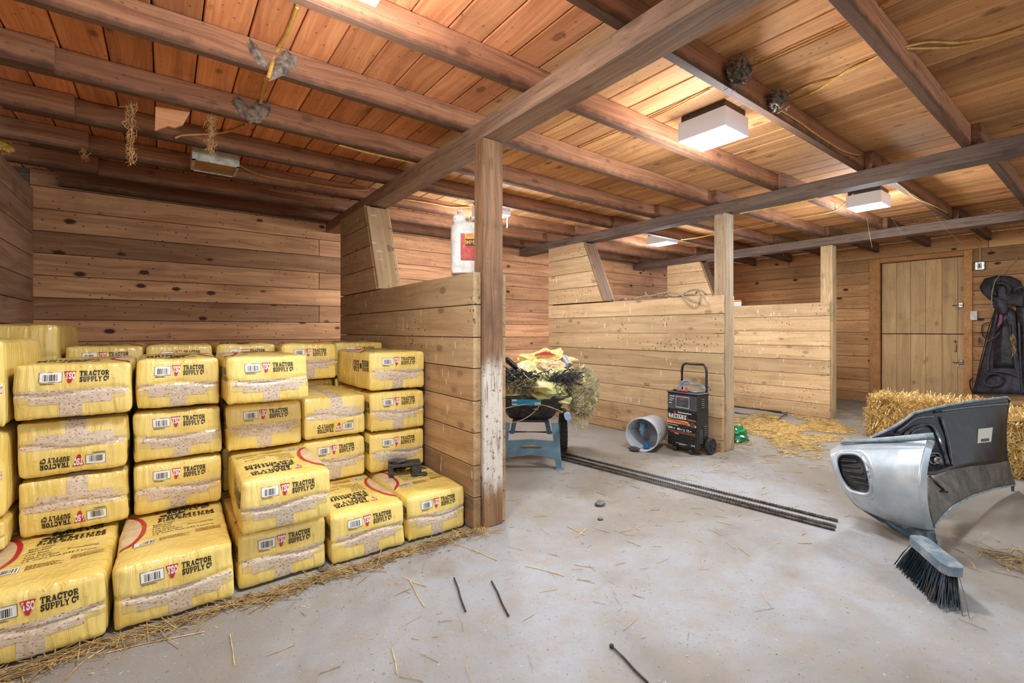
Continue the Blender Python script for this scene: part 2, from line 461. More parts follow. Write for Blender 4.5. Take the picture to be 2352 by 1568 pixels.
class MB:
    def __init__(s):
        s.v = []; s.f = []; s.mi = []; s.cur = 0

    def add(s, vs, fs):
        n = len(s.v)
        s.v += [tuple(x) for x in vs]
        s.f += [tuple(i + n for i in f) for f in fs]
        s.mi += [s.cur] * len(fs)
        return s

    def box(s, x0, x1, y0, y1, z0, z1, mat=None):
        vs = [Vector((x, y, z)) for x in (x0, x1) for y in (y0, y1) for z in (z0, z1)]
        if mat: vs = [mat @ p for p in vs]
        s.add(vs, [(0, 1, 3, 2), (4, 6, 7, 5), (0, 4, 5, 1), (2, 3, 7, 6), (0, 2, 6, 4), (1, 5, 7, 3)])
        return s

    def cbox(s, x0, x1, y0, y1, z0, z1, c, mat=None):
        """box with chamfered vertical and horizontal edges (octagon profile in yz and shorter ends)"""
        prof = [(y0 + c, z0), (y1 - c, z0), (y1, z0 + c), (y1, z1 - c), (y1 - c, z1), (y0 + c, z1), (y0, z1 - c), (y0, z0 + c)]
        my, mz = (y0 + y1) / 2, (z0 + z1) / 2
        rings = []
        for x, k in ((x0, 1), (x0 + c, 0), (x1 - c, 0), (x1, 1)):
            ring = []
            for (y, z) in prof:
                if k:
                    y = my + (y - my) * (1 - 2 * c / max(y1 - y0, 1e-6)); z = mz + (z - mz) * (1 - 2 * c / max(z1 - z0, 1e-6))
                ring.append(Vector((x, y, z)))
            rings.append(ring)
        vs = [p for r in rings for p in r]
        if mat: vs = [mat @ p for p in vs]
        fs = [tuple(range(7, -1, -1)), tuple(range(24, 32))]
        for r in range(3):
            for i in range(8):
                j = (i + 1) % 8
                fs.append((r * 8 + i, r * 8 + j, r * 8 + 8 + j, r * 8 + 8 + i))
        s.add(vs, fs)
        return s

    def tube(s, pts, r, n=8, closed=False, caps=True, up=Vector((0, 0, 1)), flat=1.0):
        pts = [Vector(p) for p in pts]
        m = len(pts)
        rr = r if isinstance(r, (list, tuple)) else [r] * m
        vs = []
        pa = None
        for i, p in enumerate(pts):
            if closed:
                d = pts[(i + 1) % m] - pts[i - 1]
            else:
                d = pts[min(i + 1, m - 1)] - pts[max(i - 1, 0)]
            if d.length < 1e-9: d = Vector((0, 0, 1))
            if pa is None:
                a, b = cross_frame(d, up)
            else:
                dn = d.normalized()
                a = pa - dn * pa.dot(dn)
                if a.length < 1e-6: a, b = cross_frame(d, up)
                a.normalize(); b = a.cross(dn).normalized() * -1
                b = dn.cross(a).normalized()
            pa = a
            for k in range(n):
                t = 2 * math.pi * k / n
                vs.append(p + a * (math.cos(t) * rr[i]) + b * (math.sin(t) * rr[i] * flat))
        fs = []
        for i in range(m if closed else m - 1):
            for k in range(n):
                k2 = (k + 1) % n
                i2 = (i + 1) % m
                fs.append((i * n + k, i * n + k2, i2 * n + k2, i2 * n + k))
        if caps and not closed:
            fs.append(tuple(range(n - 1, -1, -1)))
            fs.append(tuple((m - 1) * n + k for k in range(n)))
        s.add(vs, fs)
        return s

    def lathe(s, prof, n=24, mat=None, caps=True):
        vs = []
        for r, z in prof:
            for k in range(n):
                t = 2 * math.pi * k / n
                vs.append(Vector((r * math.cos(t), r * math.sin(t), z)))
        if mat: vs = [mat @ p for p in vs]
        fs = []
        for i in range(len(prof) - 1):
            for k in range(n):
                k2 = (k + 1) % n
                fs.append((i * n + k, i * n + k2, (i + 1) * n + k2, (i + 1) * n + k))
        if caps:
            fs.append(tuple(range(n - 1, -1, -1)))
            fs.append(tuple((len(prof) - 1) * n + k for k in range(n)))
        s.add(vs, fs)
        return s

    def grid(s, fn, nu, nv):
        vs = [fn(i / nu, j / nv) for j in range(nv + 1) for i in range(nu + 1)]
        fs = [(j * (nu + 1) + i, j * (nu + 1) + i + 1, (j + 1) * (nu + 1) + i + 1, (j + 1) * (nu + 1) + i) for j in range(nv) for i in range(nu)]
        s.add(vs, fs)
        return s

    def prism(s, poly, z0, z1, mat=None):
        n = len(poly)
        vs = [Vector((x, y, z0)) for x, y in poly] + [Vector((x, y, z1)) for x, y in poly]
        if mat: vs = [mat @ p for p in vs]
        fs = [tuple(range(n - 1, -1, -1)), tuple(range(n, 2 * n))]
        for i in range(n):
            j = (i + 1) % n
            fs.append((i, j, n + j, n + i))
        s.add(vs, fs)
        return s

    def blob(s, c, r, seed=0, amp=0.25, nf=2.0, n=16, m=10, sq=(1, 1, 1)):
        def fn(u, v):
            th = u * 2 * math.pi; ph = v * math.pi
            d = Vector((math.cos(th) * math.sin(ph), math.sin(th) * math.sin(ph), math.cos(ph)))
            k = 1 + amp * noise.noise(d * nf + Vector((seed * 3.1, seed * 1.7, 0)))
            return Vector((c[0] + d.x * r * k * sq[0], c[1] + d.y * r * k * sq[1], c[2] + d.z * r * k * sq[2]))
        s.grid(fn, n, m)
        return s

    def mesh(s, name, smooth=False, org=None):
        me = bpy.data.meshes.new(name)
        o = Vector(org) if org is not None else Vector((0, 0, 0))
        me.from_pydata([((v[0] - o[0]) * S, (v[1] - o[1]) * S, (v[2] - o[2]) * S) for v in s.v], [], s.f)
        if any(s.mi):
            me.polygons.foreach_set('material_index', s.mi)
        if smooth:
            me.polygons.foreach_set('use_smooth', [True] * len(me.polygons))
        me.update()
        return me

    def build(s, name, mat, parent=None, smooth=False, org=None, solid=0.0, sub=0, loc=None):
        """org: world point the mesh is measured from (parents' base); loc: object location"""
        me = s.mesh(name, smooth, org)
        for mm in (mat if isinstance(mat, (list, tuple)) else [mat]):
            me.materials.append(mm)
        o = link(bpy.data.objects.new(name, me), parent)
        if loc is not None: o.location = Vector(loc) * S
        if solid:
            md = o.modifiers.new('solid', 'SOLIDIFY'); md.thickness = abs(solid) * S; md.offset = 0 if solid > 0 else -1
        if sub:
            md = o.modifiers.new('sub', 'SUBSURF'); md.levels = sub; md.render_levels = sub
        if smooth and not solid and not sub:
            try:
                me.set_sharp_from_angle(angle=math.radians(40))
            except Exception:
                pass
        return o


_timber = {}


def timber(name, c, ex, ey, L, W, T, mat, parent=None, org=(0, 0, 0), tint=1.0, skew=0.0, ch=0.0025):
    """a sawn member: length L along ex, width W along ey, thickness T along ex x ey. skew: extra length of the far end at +ey."""
    key = (name, round(L, 3), round(W, 3), round(T, 3), mat.name, round(skew, 3))
    me = _timber.get(key)
    if me is None:
        b = MB().cbox(-L / 2, L / 2, -W / 2, W / 2, -T / 2, T / 2, min(ch, T / 4))
        if skew:
            b.v = [((x + skew * (y / W) if x > 0 else x), y, z) for x, y, z in b.v]
        me = b.mesh(name)
        me.materials.append(mat)
        _timber[key] = me
    o = link(bpy.data.objects.new(name, me), parent)
    ex = Vector(ex).normalized(); ey = Vector(ey); ey = (ey - ex * ey.dot(ex)).normalized(); ez = ex.cross(ey)
    m = Matrix((ex, ey, ez)).transposed().to_4x4()
    m.translation = (Vector(c) - Vector(org)) * S
    o.matrix_local = m
    if isinstance(tint, (int, float)): tint = (tint, tint, tint)
    o.color = (tint[0], tint[1], tint[2], 1)
    return o


R = random.Random(7)


def straws(n, sampler, lmin, lmax, r, seed=1, tilt=0.12, bend=0.12, cards=False):
    """thin bent straw stalks; sampler(rng) -> (point, direction or None)"""
    rg = random.Random(seed)
    b = MB()
    for _ in range(n):
        p, d = sampler(rg)
        L = rg.uniform(lmin, lmax)
        if d is None:
            a = rg.uniform(0, 2 * math.pi)
            d = Vector((math.cos(a), math.sin(a), rg.uniform(-tilt, tilt)))
        d = Vector(d).normalized()
        side = d.cross(Vector((rg.uniform(-1, 1), rg.uniform(-1, 1), rg.uniform(-1, 1))))
        if side.length < 1e-4: side = Vector((1, 0, 0))
        side.normalize()
        p = Vector(p)
        mid = p + side * (L * bend * rg.uniform(-1, 1) * 0.5)
        if mid.z < r * 1.2 and p.z >= 0: mid.z = r * 1.2
        p0, p1 = p - d * L / 2, p + d * L / 2
        if p.z >= 0 and p.z < 0.2:
            p0.z = max(p0.z, r * 0.9); p1.z = max(p1.z, r * 0.9)
        a, c = cross_frame(d)
        rr = r * rg.uniform(0.7, 1.3)
        vs = []
        for q in (p0, mid, p1):
            for k in range(3):
                t = 2.094 * k + 0.5
                vs.append(q + a * math.cos(t) * rr + c * math.sin(t) * rr)
        fs = []
        for i in range(2):
            for k in range(3):
                k2 = (k + 1) % 3
                fs.append((i * 3 + k, i * 3 + k2, i * 3 + 3 + k2, i * 3 + 3 + k))
        b.add(vs, fs)
    return b


# ================================================================ STRUCTURE
BW = 4.82          # back wall plane (Y)
LW = -0.7615       # left wall plane (X)
DW = 7.87          # door wall plane (X)
CZ = 2.19          # underside of ceiling boards
Y0 = -1.1          # front edge of the barn ceiling, behind the camera

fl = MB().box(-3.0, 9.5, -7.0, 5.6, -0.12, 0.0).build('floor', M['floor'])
tag(fl, kind='structure')

ce = MB().box(-1.3, 8.1, Y0, 5.0, CZ + 0.024, CZ + 0.06).build('ceiling', M['girdark'])
tag(ce, kind='structure')
x = -1.28
k = 0
rc = random.Random(3)
while x < 8.05:
    w = 0.1555
    cut = rc.choice([1.65 - 0.02, 2.74 - 0.02, 0.587, 3.28, 2.18])
    hue = (1.06, 0.88, 0.80) if x < 1.3 else ((1.05, 1.13, 1.04) if rc.random() > 0.25 else (0.96, 0.98, 0.9))
    for (a, b_) in ((Y0, cut), (cut, 4.9)):
        tn = rc.uniform(0.78, 1.12)
        timber('board', (x + w / 2, (a + b_) / 2, CZ + 0.012), (0, 1, 0), (1, 0, 0), b_ - a - 0.004, w - 0.0055, 0.022,
               M['ceil'], ce, ch=0.004, tint=(hue[0] * tn, hue[1] * tn, hue[2] * tn))
    x += w

# back wall
wb = MB().box(-1.0, 8.1, BW + 0.024, BW + 0.06, 0, 2.2).build('wall_back', M['girdark'])
tag(wb, kind='structure')
rows = [1.08 + 0.1645 * i for i in range(-7, 8)]
tones = {-1: 1.05, 0: .58, 1: 1.12, 2: .82, 3: .60, 4: 1.14, 5: .96, 6: .74}
rb = random.Random(11)
for i, z0 in enumerate(rows):
    k = i - 7
    z1 = z0 + 0.1645
    if z0 < 0:
        z0 = 0.0
    if z1 > 2.2: z1 = 2.19
    if z1 - z0 < 0.03: continue
    joints = [LW - 0.02, 1.232 if k % 2 == 0 or k == 2 else 1.9, 3.2 if k % 2 else 4.4, 5.6 if k % 2 else 6.6, 7.9]
    for q in range(len(joints) - 1):
        a, b_ = joints[q], joints[q + 1]
        tn = tones.get(k, .9) if q == 0 else rb.uniform(0.72, 1.1)
        pinky = (1.0, 0.97, 0.95) if q else (1.0, 1.02, 0.97)
        timber('board', ((a + b_) / 2, BW + 0.012, (z0 + z1) / 2), (1, 0, 0), (0, 0, 1), b_ - a - 0.004, z1 - z0 - 0.004, 0.022,
               M['back'], wb, tint=(tn * pinky[0], tn * pinky[1], tn * pinky[2]))

# left wall
wl = MB().box(LW - 0.06, LW - 0.024, Y0, BW + 0.02, 0, 2.055).build('wall_left', M['girdark'])
tag(wl, kind='structure')
for k in range(-8, 6):
    z0, z1 = 1.21 + 0.166 * k, 1.21 + 0.166 * (k + 1)
    z0 = max(z0, 0); z1 = min(z1, 2.055)
    if z1 - z0 < 0.02: continue
    for a, b_ in ((Y0, 1.7), (1.7, BW - 0.002)):
        timber('board', (LW - 0.012, (a + b_) / 2, (z0 + z1) / 2), (0, 1, 0), (0, 0, 1), b_ - a - 0.004, z1 - z0 - 0.004, 0.022,
               M['left'], wl, tint=rb.uniform(0.8, 1.05))

# door wall (right end), with the door opening and a small window near its far corner
DY0, DY1, DZ1 = 1.209, 2.045, 1.925
wd = MB()
wd.box(DW + 0.024, DW + 0.06, Y0, DY0, 0, 2.18)
wd.box(DW + 0.024, DW + 0.06, DY1, 3.94, 0, 2.18)
wd.box(DW + 0.024, DW + 0.06, 4.28, 5.0, 0, 2.18)
wd.box(DW + 0.024, DW + 0.06, 3.94, 4.28, 0, 1.22)
wd.box(DW + 0.024, DW + 0.06, 3.94, 4.28, 1.52, 2.18)
wd.box(DW + 0.024, DW + 0.06, DY0, DY1, DZ1, 2.18)
wd = wd.build('wall_right', M['girdark'])
tag(wd, kind='structure')
zs = [0.0] + [1.146 + 0.169 * k for k in range(-6, 7)]
zs = [z for z in zs if z < 2.12] + [2.18]
for i in range(len(zs) - 1):
    z0, z1 = zs[i], zs[i + 1]
    if z1 - z0 < 0.02: continue
    zm = (z0 + z1) / 2
    top2 = len(zs) - 1 - i
    spans = []
    if zm < DZ1:
        spans += [(Y0, DY0 - 0.01), (DY1 + 0.01, 3.93 if 1.2 < zm < 1.53 else 4.8)]
        if 1.2 < zm < 1.53: spans.append((4.29, 4.8))
    else:
        spans += [(Y0, 1.0), (1.0, 3.2), (3.2, 4.8)]
    for a, b_ in spans:
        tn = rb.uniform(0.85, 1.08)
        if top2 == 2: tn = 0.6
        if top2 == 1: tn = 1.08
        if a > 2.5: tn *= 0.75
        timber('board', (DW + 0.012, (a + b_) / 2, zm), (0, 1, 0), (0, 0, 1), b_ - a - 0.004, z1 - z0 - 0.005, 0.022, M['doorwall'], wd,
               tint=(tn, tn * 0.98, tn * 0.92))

# window near the far corner: frame and bright pane
wn = MB()
wn.box(DW - 0.03, DW + 0.06, 3.90, 3.945, 1.18, 1.56).box(DW - 0.03, DW + 0.06, 4.275, 4.32, 1.18, 1.56)
wn.box(DW - 0.03, DW + 0.06, 3.945, 4.275, 1.18, 1.22).box(DW - 0.03, DW + 0.06, 3.945, 4.275, 1.52, 1.56)
wn = wn.build('window_1', M['trim'])
tag(wn, kind='structure')
MB().box(DW + 0.03, DW + 0.036, 3.945, 4.275, 1.22, 1.52).build('pane', plain('dusty_glass', (230, 236, 240), rough=0.25, trans=0.95), wn)
area_light('daylight_window', (DW + 0.01, 4.11, 1.37), (0, math.radians(90), 0), 0.3, 0.32, 14, (0.8, 0.85, 1.0))

# door frame
tr = MB().cbox(DW - 0.03, DW + 0.02, DY0 - 0.075, DY0, 0, DZ1 + 0.06, 0.003).build('trim_1', M['trim'])
tag(tr, kind='structure')
tr = MB().cbox(DW - 0.03, DW + 0.02, DY1 + 0.0, DY1 + 0.115, 0, DZ1 + 0.06, 0.003).build('trim_2', M['trim'])
tag(tr, kind='structure')
timber('trim_3', (DW - 0.007, (DY0 + DY1) / 2, DZ1 + 0.031), (0, 1, 0), (0, 0, 1), DY1 - DY0 - 0.002, 0.06, 0.046, M['trim'])['kind'] = 'structure'
jb = MB().box(DW + 0.02, DW + 0.12, DY0 - 0.02, DY0, 0, DZ1).box(DW + 0.02, DW + 0.12, DY1, DY1 + 0.02, 0, DZ1).box(DW + 0.02, DW + 0.12, DY0, DY1, DZ1 - 0.001, DZ1 + 0.02)
jb = jb.build('trim_4', M['trim']); tag(jb, kind='structure')
# dutch door: two leaves of vertical boards
doorX = DW + 0.055
seams = [onX(u, 700, doorX).y for u in (2019, 2059.7, 2092, 2126.5, 2163.8, 2200.5, 2216)]
seams[0] = DY1 - 0.004; seams[-1] = DY0 + 0.004
SPLIT = 0.955
for idx, (z0, z1) in enumerate(((SPLIT + 0.006, DZ1 - 0.008), (0.012, SPLIT - 0.004))):
    dr = MB().box(doorX + 0.013, doorX + 0.034, DY0 + 0.004, DY1 - 0.004, z0, z1).build('door_%d' % (idx + 1), M['door'])
    tag(dr, kind='structure')
    for q in range(len(seams) - 1):
        a, b_ = seams[q + 1], seams[q]
        timber('board', (doorX, (a + b_) / 2, (z0 + z1) / 2), (0, 0, 1), (0, 1, 0), z1 - z0, b_ - a - 0.0022, 0.024, M['door'], dr, tint=rb.uniform(0.9, 1.05))
    zl = (1.315 if idx == 0 else 0.61)
    la = MB()
    la.cbox(doorX - 0.035, doorX - 0.014, DY0 + 0.015, DY0 + 0.055, zl - 0.025, zl + 0.03, 0.002)
    la.tube([(doorX - 0.04, DY0 - 0.01, zl), (doorX - 0.04, DY0 + 0.11, zl)], 0.008, 8)
    la.tube([(doorX - 0.04, DY0 + 0.06, zl), (doorX - 0.045, DY0 + 0.06, zl - 0.05)], 0.006, 6)
    la.build('latch', M['zinc'], dr)
hk = MB().tube([onX(2194, 783, doorX - 0.02), onX(2197, 795, doorX - 0.025), onX(2196, 806, doorX - 0.02)], 0.004, 6)
hk.tube([onX(2191, 785, doorX - 0.02), onX(2194, 781, doorX - 0.02), onX(2198, 786, doorX - 0.02)], 0.004, 6)
hk.tube([onX(2191, 807, doorX - 0.02), onX(2199, 807, doorX - 0.02)], 0.004, 6)
hk.build('hook', M['rod'], dr)
# dirt line of the door's dark gap closed by an outer board behind it
ot = MB().box(DW + 0.14, DW + 0.16, DY0 - 0.05, DY1 + 0.05, 0, 2.0).build('trim_5', M['girdark']); tag(ot, kind='structure')

# girders: flat-laid timbers under the joists
GZ0, GZ1 = 1.977, 2.072
for lab, xg, zt, mat, y1 in (('heavy brown timber girder carried by the paint-worn post, over the bag stall partition', 1.361, 0.0, M['girder'], 4.80),
                       ('dark weathered girder over the middle stall partition, carried by the grey post beside the charger', 3.80, 0.01, M['girdark'], 4.80),
                       ('dark girder with an orange smear, farthest of the three, before the door wall', 6.13, 0.01, M['girdark'], 4.80)):
    g = timber('girder', (xg, (Y0 + y1) / 2, (GZ0 + GZ1) / 2), (0, 1, 0), (1, 0, 0), y1 - Y0, 0.138, GZ1 - GZ0 - 0.002, mat)
    tag(g, lab, 'girder')
sm = MB().grid(lambda a, b_: onX(1960 + 110 * a, 545.5 - 13 * a + 7 * b_ * math.sin(math.pi * min(1, max(0, a))) - 1, 6.0595), 14, 3).build('paint_smear', M['redclamp'], g)
sm.matrix_parent_inverse = g.matrix_local.inverted()
sm['label'] = 'orange paint smear'

# joists
far = [0.5875, 1.10, 1.645, 2.18, 2.74, 3.28, 3.83, 4.33, 4.79]
ords = ['first', 'second', 'third', 'fourth', 'fifth', 'sixth', 'seventh', 'eighth', 'ninth']
JT, JZ0, JZ1 = 0.042, 2.073, 2.189


def joist(x0, x1, yf, lab, tint, grp):
    o = timber('joist', ((x0 + x1) / 2, yf - JT / 2, (JZ0 + JZ1) / 2), (1, 0, 0), (0, 0, 1), x1 - x0, JZ1 - JZ0, JT, M['joist'], tint=tint)
    return tag(o, lab, 'joist', grp)


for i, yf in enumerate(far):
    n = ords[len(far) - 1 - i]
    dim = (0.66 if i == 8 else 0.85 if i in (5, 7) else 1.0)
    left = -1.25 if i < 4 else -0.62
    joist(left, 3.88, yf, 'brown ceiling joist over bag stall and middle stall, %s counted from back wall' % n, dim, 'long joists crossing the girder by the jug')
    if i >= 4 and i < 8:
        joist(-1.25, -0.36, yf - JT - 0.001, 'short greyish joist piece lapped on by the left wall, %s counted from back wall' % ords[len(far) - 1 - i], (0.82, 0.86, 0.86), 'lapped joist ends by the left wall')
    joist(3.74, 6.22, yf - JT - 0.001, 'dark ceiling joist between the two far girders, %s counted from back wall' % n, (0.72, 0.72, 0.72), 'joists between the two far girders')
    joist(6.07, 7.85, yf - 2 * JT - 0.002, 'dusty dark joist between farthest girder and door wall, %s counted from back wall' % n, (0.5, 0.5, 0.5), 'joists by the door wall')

# posts
posts = []
for lab, x0, x1, y0, y1, z1, mat in (('square post with worn white paint on its lower half, beside the bag stack', 1.288, 1.408, 1.95, 2.04, GZ0 - 0.001, M['post1']),
                                      ('grey-brown splintered post behind the battery charger', 3.714, 3.834, 1.995, 2.10, GZ0 - 0.001, M['post2']),
                                      ('slim yellow-brown post at the far stall, nearest the door', 6.078, 6.198, 2.02, 2.14, GZ0 - 0.001, M['post2'])):
    L = z1
    p = timber('post', ((x0 + x1) / 2, (y0 + y1) / 2, L / 2 + 0.0005), (0, 0, 1), (1, 0, 0), L - 0.001, x1 - x0, y1 - y0, mat, ch=0.004,
               tint=(1, 1, 1) if x0 < 3.9 else (1.05, 1.0, 0.86))
    tag(p, lab, 'post'); posts.append(p)

# stall partitions
P1 = [0.002, .16, .32, .484, .645, .809, .965, 1.13, 1.296]
P2 = [0.002, .09, .274, .455, .641, .81, .974, 1.14, 1.295]
P3 = [0.002, .155, .32, .49, .655, .82, .994, 1.168, 1.325]


def partition(name_lab, xl, lev, tall, yfront, ymid, ytop, mat, tints, capmat, ztop, leftoff=0.047):
    """boards on both faces of a stud line; the tall rear part ends in a slanted cap"""
    t = thing('stall_partition', name_lab, 'partition', (xl + 0.09, 3.0, 0))
    org = (xl + 0.09, 3.0, 0)
    for side in (0, 1):
        xc = xl + leftoff / 2 if side == 0 else xl + leftoff + 0.122 + 0.018
        th = leftoff if side == 0 else 0.03
        for i in range(len(lev) - 1):
            z0, z1 = lev[i], lev[i + 1]
            yf = yfront + (0.0 if side == 0 else 0.0)
            tn = tints[i % len(tints)]
            timber('board', (xc, (yf + 4.15) / 2, (z0 + z1) / 2), (0, -1, 0), (0, 0, 1), 4.15 - yf, z1 - z0 - 0.004, th - 0.002, mat[i] if isinstance(mat, list) else mat, t, org, tn)
        for i in range(len(tall) - 1):
            z0, z1 = tall[i], tall[i + 1]
            zm = (z0 + z1) / 2
            f = (zm - tall[0]) / (ztop - tall[0])
            ye = ymid + (ytop - ymid) * f
            sk = (ytop - ymid) / (ztop - tall[0]) * (z1 - z0)
            m_ = mat[-1] if isinstance(mat, list) else mat
            timber('board', (xc, (ye + 4.15) / 2, zm), (0, -1, 0), (0, 0, 1), 4.15 - ye, z1 - z0 - 0.004, th - 0.002, m_, t, org, tints[(i + 3) % len(tints)], skew=-sk)
    # slanted cap
    a = Vector((xl + 0.085, ymid - 0.012, tall[0] + 0.004)); b_ = Vector((xl + 0.085, ytop - 0.012, ztop))
    d = (b_ - a)
    timber('cap_board', (a + b_) / 2, d, (1, 0, 0), d.length, 0.150, 0.022, capmat, t, org, 1.0)
    # rear stud and hidden stud line
    timber('stud', (xl + leftoff + 0.061, 4.09, 0.965), (0, 0, 1), (1, 0, 0), 1.93, 0.115, 0.09, M['girdark'], t, org, 1.0)
    return t


partition('tall brown plank partition closing the bag stall, with the jug on top', 1.238, P1, [1.30, 1.469, 1.64, 1.802, 1.972], 1.968, 3.29, 3.545,
          [M['partdirty']] * 5 + [M['part']] * 4, [0.86, 0.9, 0.92, 0.95, 0.96, 0.95, 0.92, 0.95], M['part'], 1.955)
partition('pale plank partition behind the bucket and battery charger, with rope on top', 3.665, P2, [1.305, 1.474, 1.64, 1.812, 1.972], 2.005, 3.30, 3.575,
          [M['partdirty']] * 2 + [M['part']] * 7, [0.92, 0.98, 0.96, 1.06, 1.02, 1.0, 0.92, 1.06], M['girder'], 1.955)
partition('yellowish plank partition farthest from the bags, seen between the grey post and the door', 6.03, P3, [1.335, 1.50, 1.67, 1.84, 1.972], 2.03, 3.38, 3.618,
          M['part'], [0.95, 1.12, 1.10, 1.10, 1.16, 1.14, 1.16, 1.14], M['girder'], 1.955)

# ================================================================ LIGHT FIXTURES


def fixture(label, x0, x1, y0, y1, lit=True, power=9, zb=2.05):
    cx, cy = (x0 + x1) / 2, (y0 + y1) / 2
    t = thing('ceiling_light', label, 'ceiling light', (cx, cy, zb), group='box lights on the barn ceiling')
    o = (cx, cy, zb)
    MB().cbox(x0 + 0.01, x1 - 0.01, y0 + 0.01, y1 - 0.01, 2.15, 2.189, 0.004).build('base', M['blackmetal'] if lit else M['rustwhite'], t, org=o)
    sh = MB()
    w = 0.006
    sh.box(x0, x1, y0, y0 + w, zb, 2.15).box(x0, x1, y1 - w, y1, zb, 2.15).box(x0, x0 + w, y0 + w, y1 - w, zb, 2.15).box(x1 - w, x1, y0 + w, y1 - w, zb, 2.15)
    sh.build('housing', M['lampside'] if lit else M['rustwhite'], t, org=o)
    MB().cbox(x0 + w, x1 - w, y0 + w, y1 - w, zb + 0.001, zb + 0.012, 0.002).build('lens', M['lamp'] if lit else M['brownlens'], t, org=o)
    if not lit:
        fr = MB()
        fr.box(x0, x1, y0, y0 + 0.016, zb - 0.004, zb).box(x0, x1, y1 - 0.016, y1, zb - 0.004, zb).box(x0, x0 + 0.016, y0, y1, zb - 0.004, zb).box(x1 - 0.016, x1, y0, y1, zb - 0.004, zb)
        fr.build('rim', M['rustwhite'], t, org=o)
    if lit:
        area_light('lamp_glow', (cx, cy, zb - 0.012), (0, 0, 0), x1 - x0, y1 - y0, power * 0.36, (0.86, 0.92, 1.0))
        pl = bpy.data.lights.new('lamp_spill', 'POINT')      # light leaving the translucent diffuser sideways and upward
        pl.energy = power * 0.6; pl.color = (0.92, 0.95, 1.0); pl.shadow_soft_size = 0.12 * S
        po = link(bpy.data.objects.new('lamp_spill', pl)); po.location = Vector((cx, cy, zb - 0.16)) * S
    return t


fixture('lit white box light nearest the viewer, under the big middle ceiling', 2.29, 2.53, 1.235, 1.505, power=50)
fixture('lit white box light under the ceiling in front of the door', 4.68, 4.93, 1.21, 1.455, power=62)
fixture('small lit box light glowing above the pale middle partition', 4.73, 4.95, 3.26, 3.54, power=46)
f4 = fixture('lit box light half hidden behind the paint-worn post, with a pull chain', 2.28, 2.535, 3.39, 3.65, power=50)
fixture('unlit rusty white box light with a brown lens over the bag stall', 0.14, 0.39, 3.43, 3.68, lit=False)
fixture('lit box light above the bags, only its glow at the upper edge', 0.30, 0.55, 1.22, 1.47, power=40)
pc = MB()
pp = onZ(1168, 505, 2.0); c0 = Vector((2.50, 3.40, 2.05))
for i in range(5):
    pc.blob(c0 + Vector((0.0, -0.005, -0.012 - 0.010 * i)), 0.005, i, 0.1, n=8, m=6)
pc.tube([c0 + Vector((0, -0.005, -0.055)), c0 + Vector((0, -0.005, -0.115))], 0.008, 8)
pc.build('pull_chain', M['zinc'], f4, org=((2.28 + 2.535) / 2, (3.39 + 3.65) / 2, 2.05))

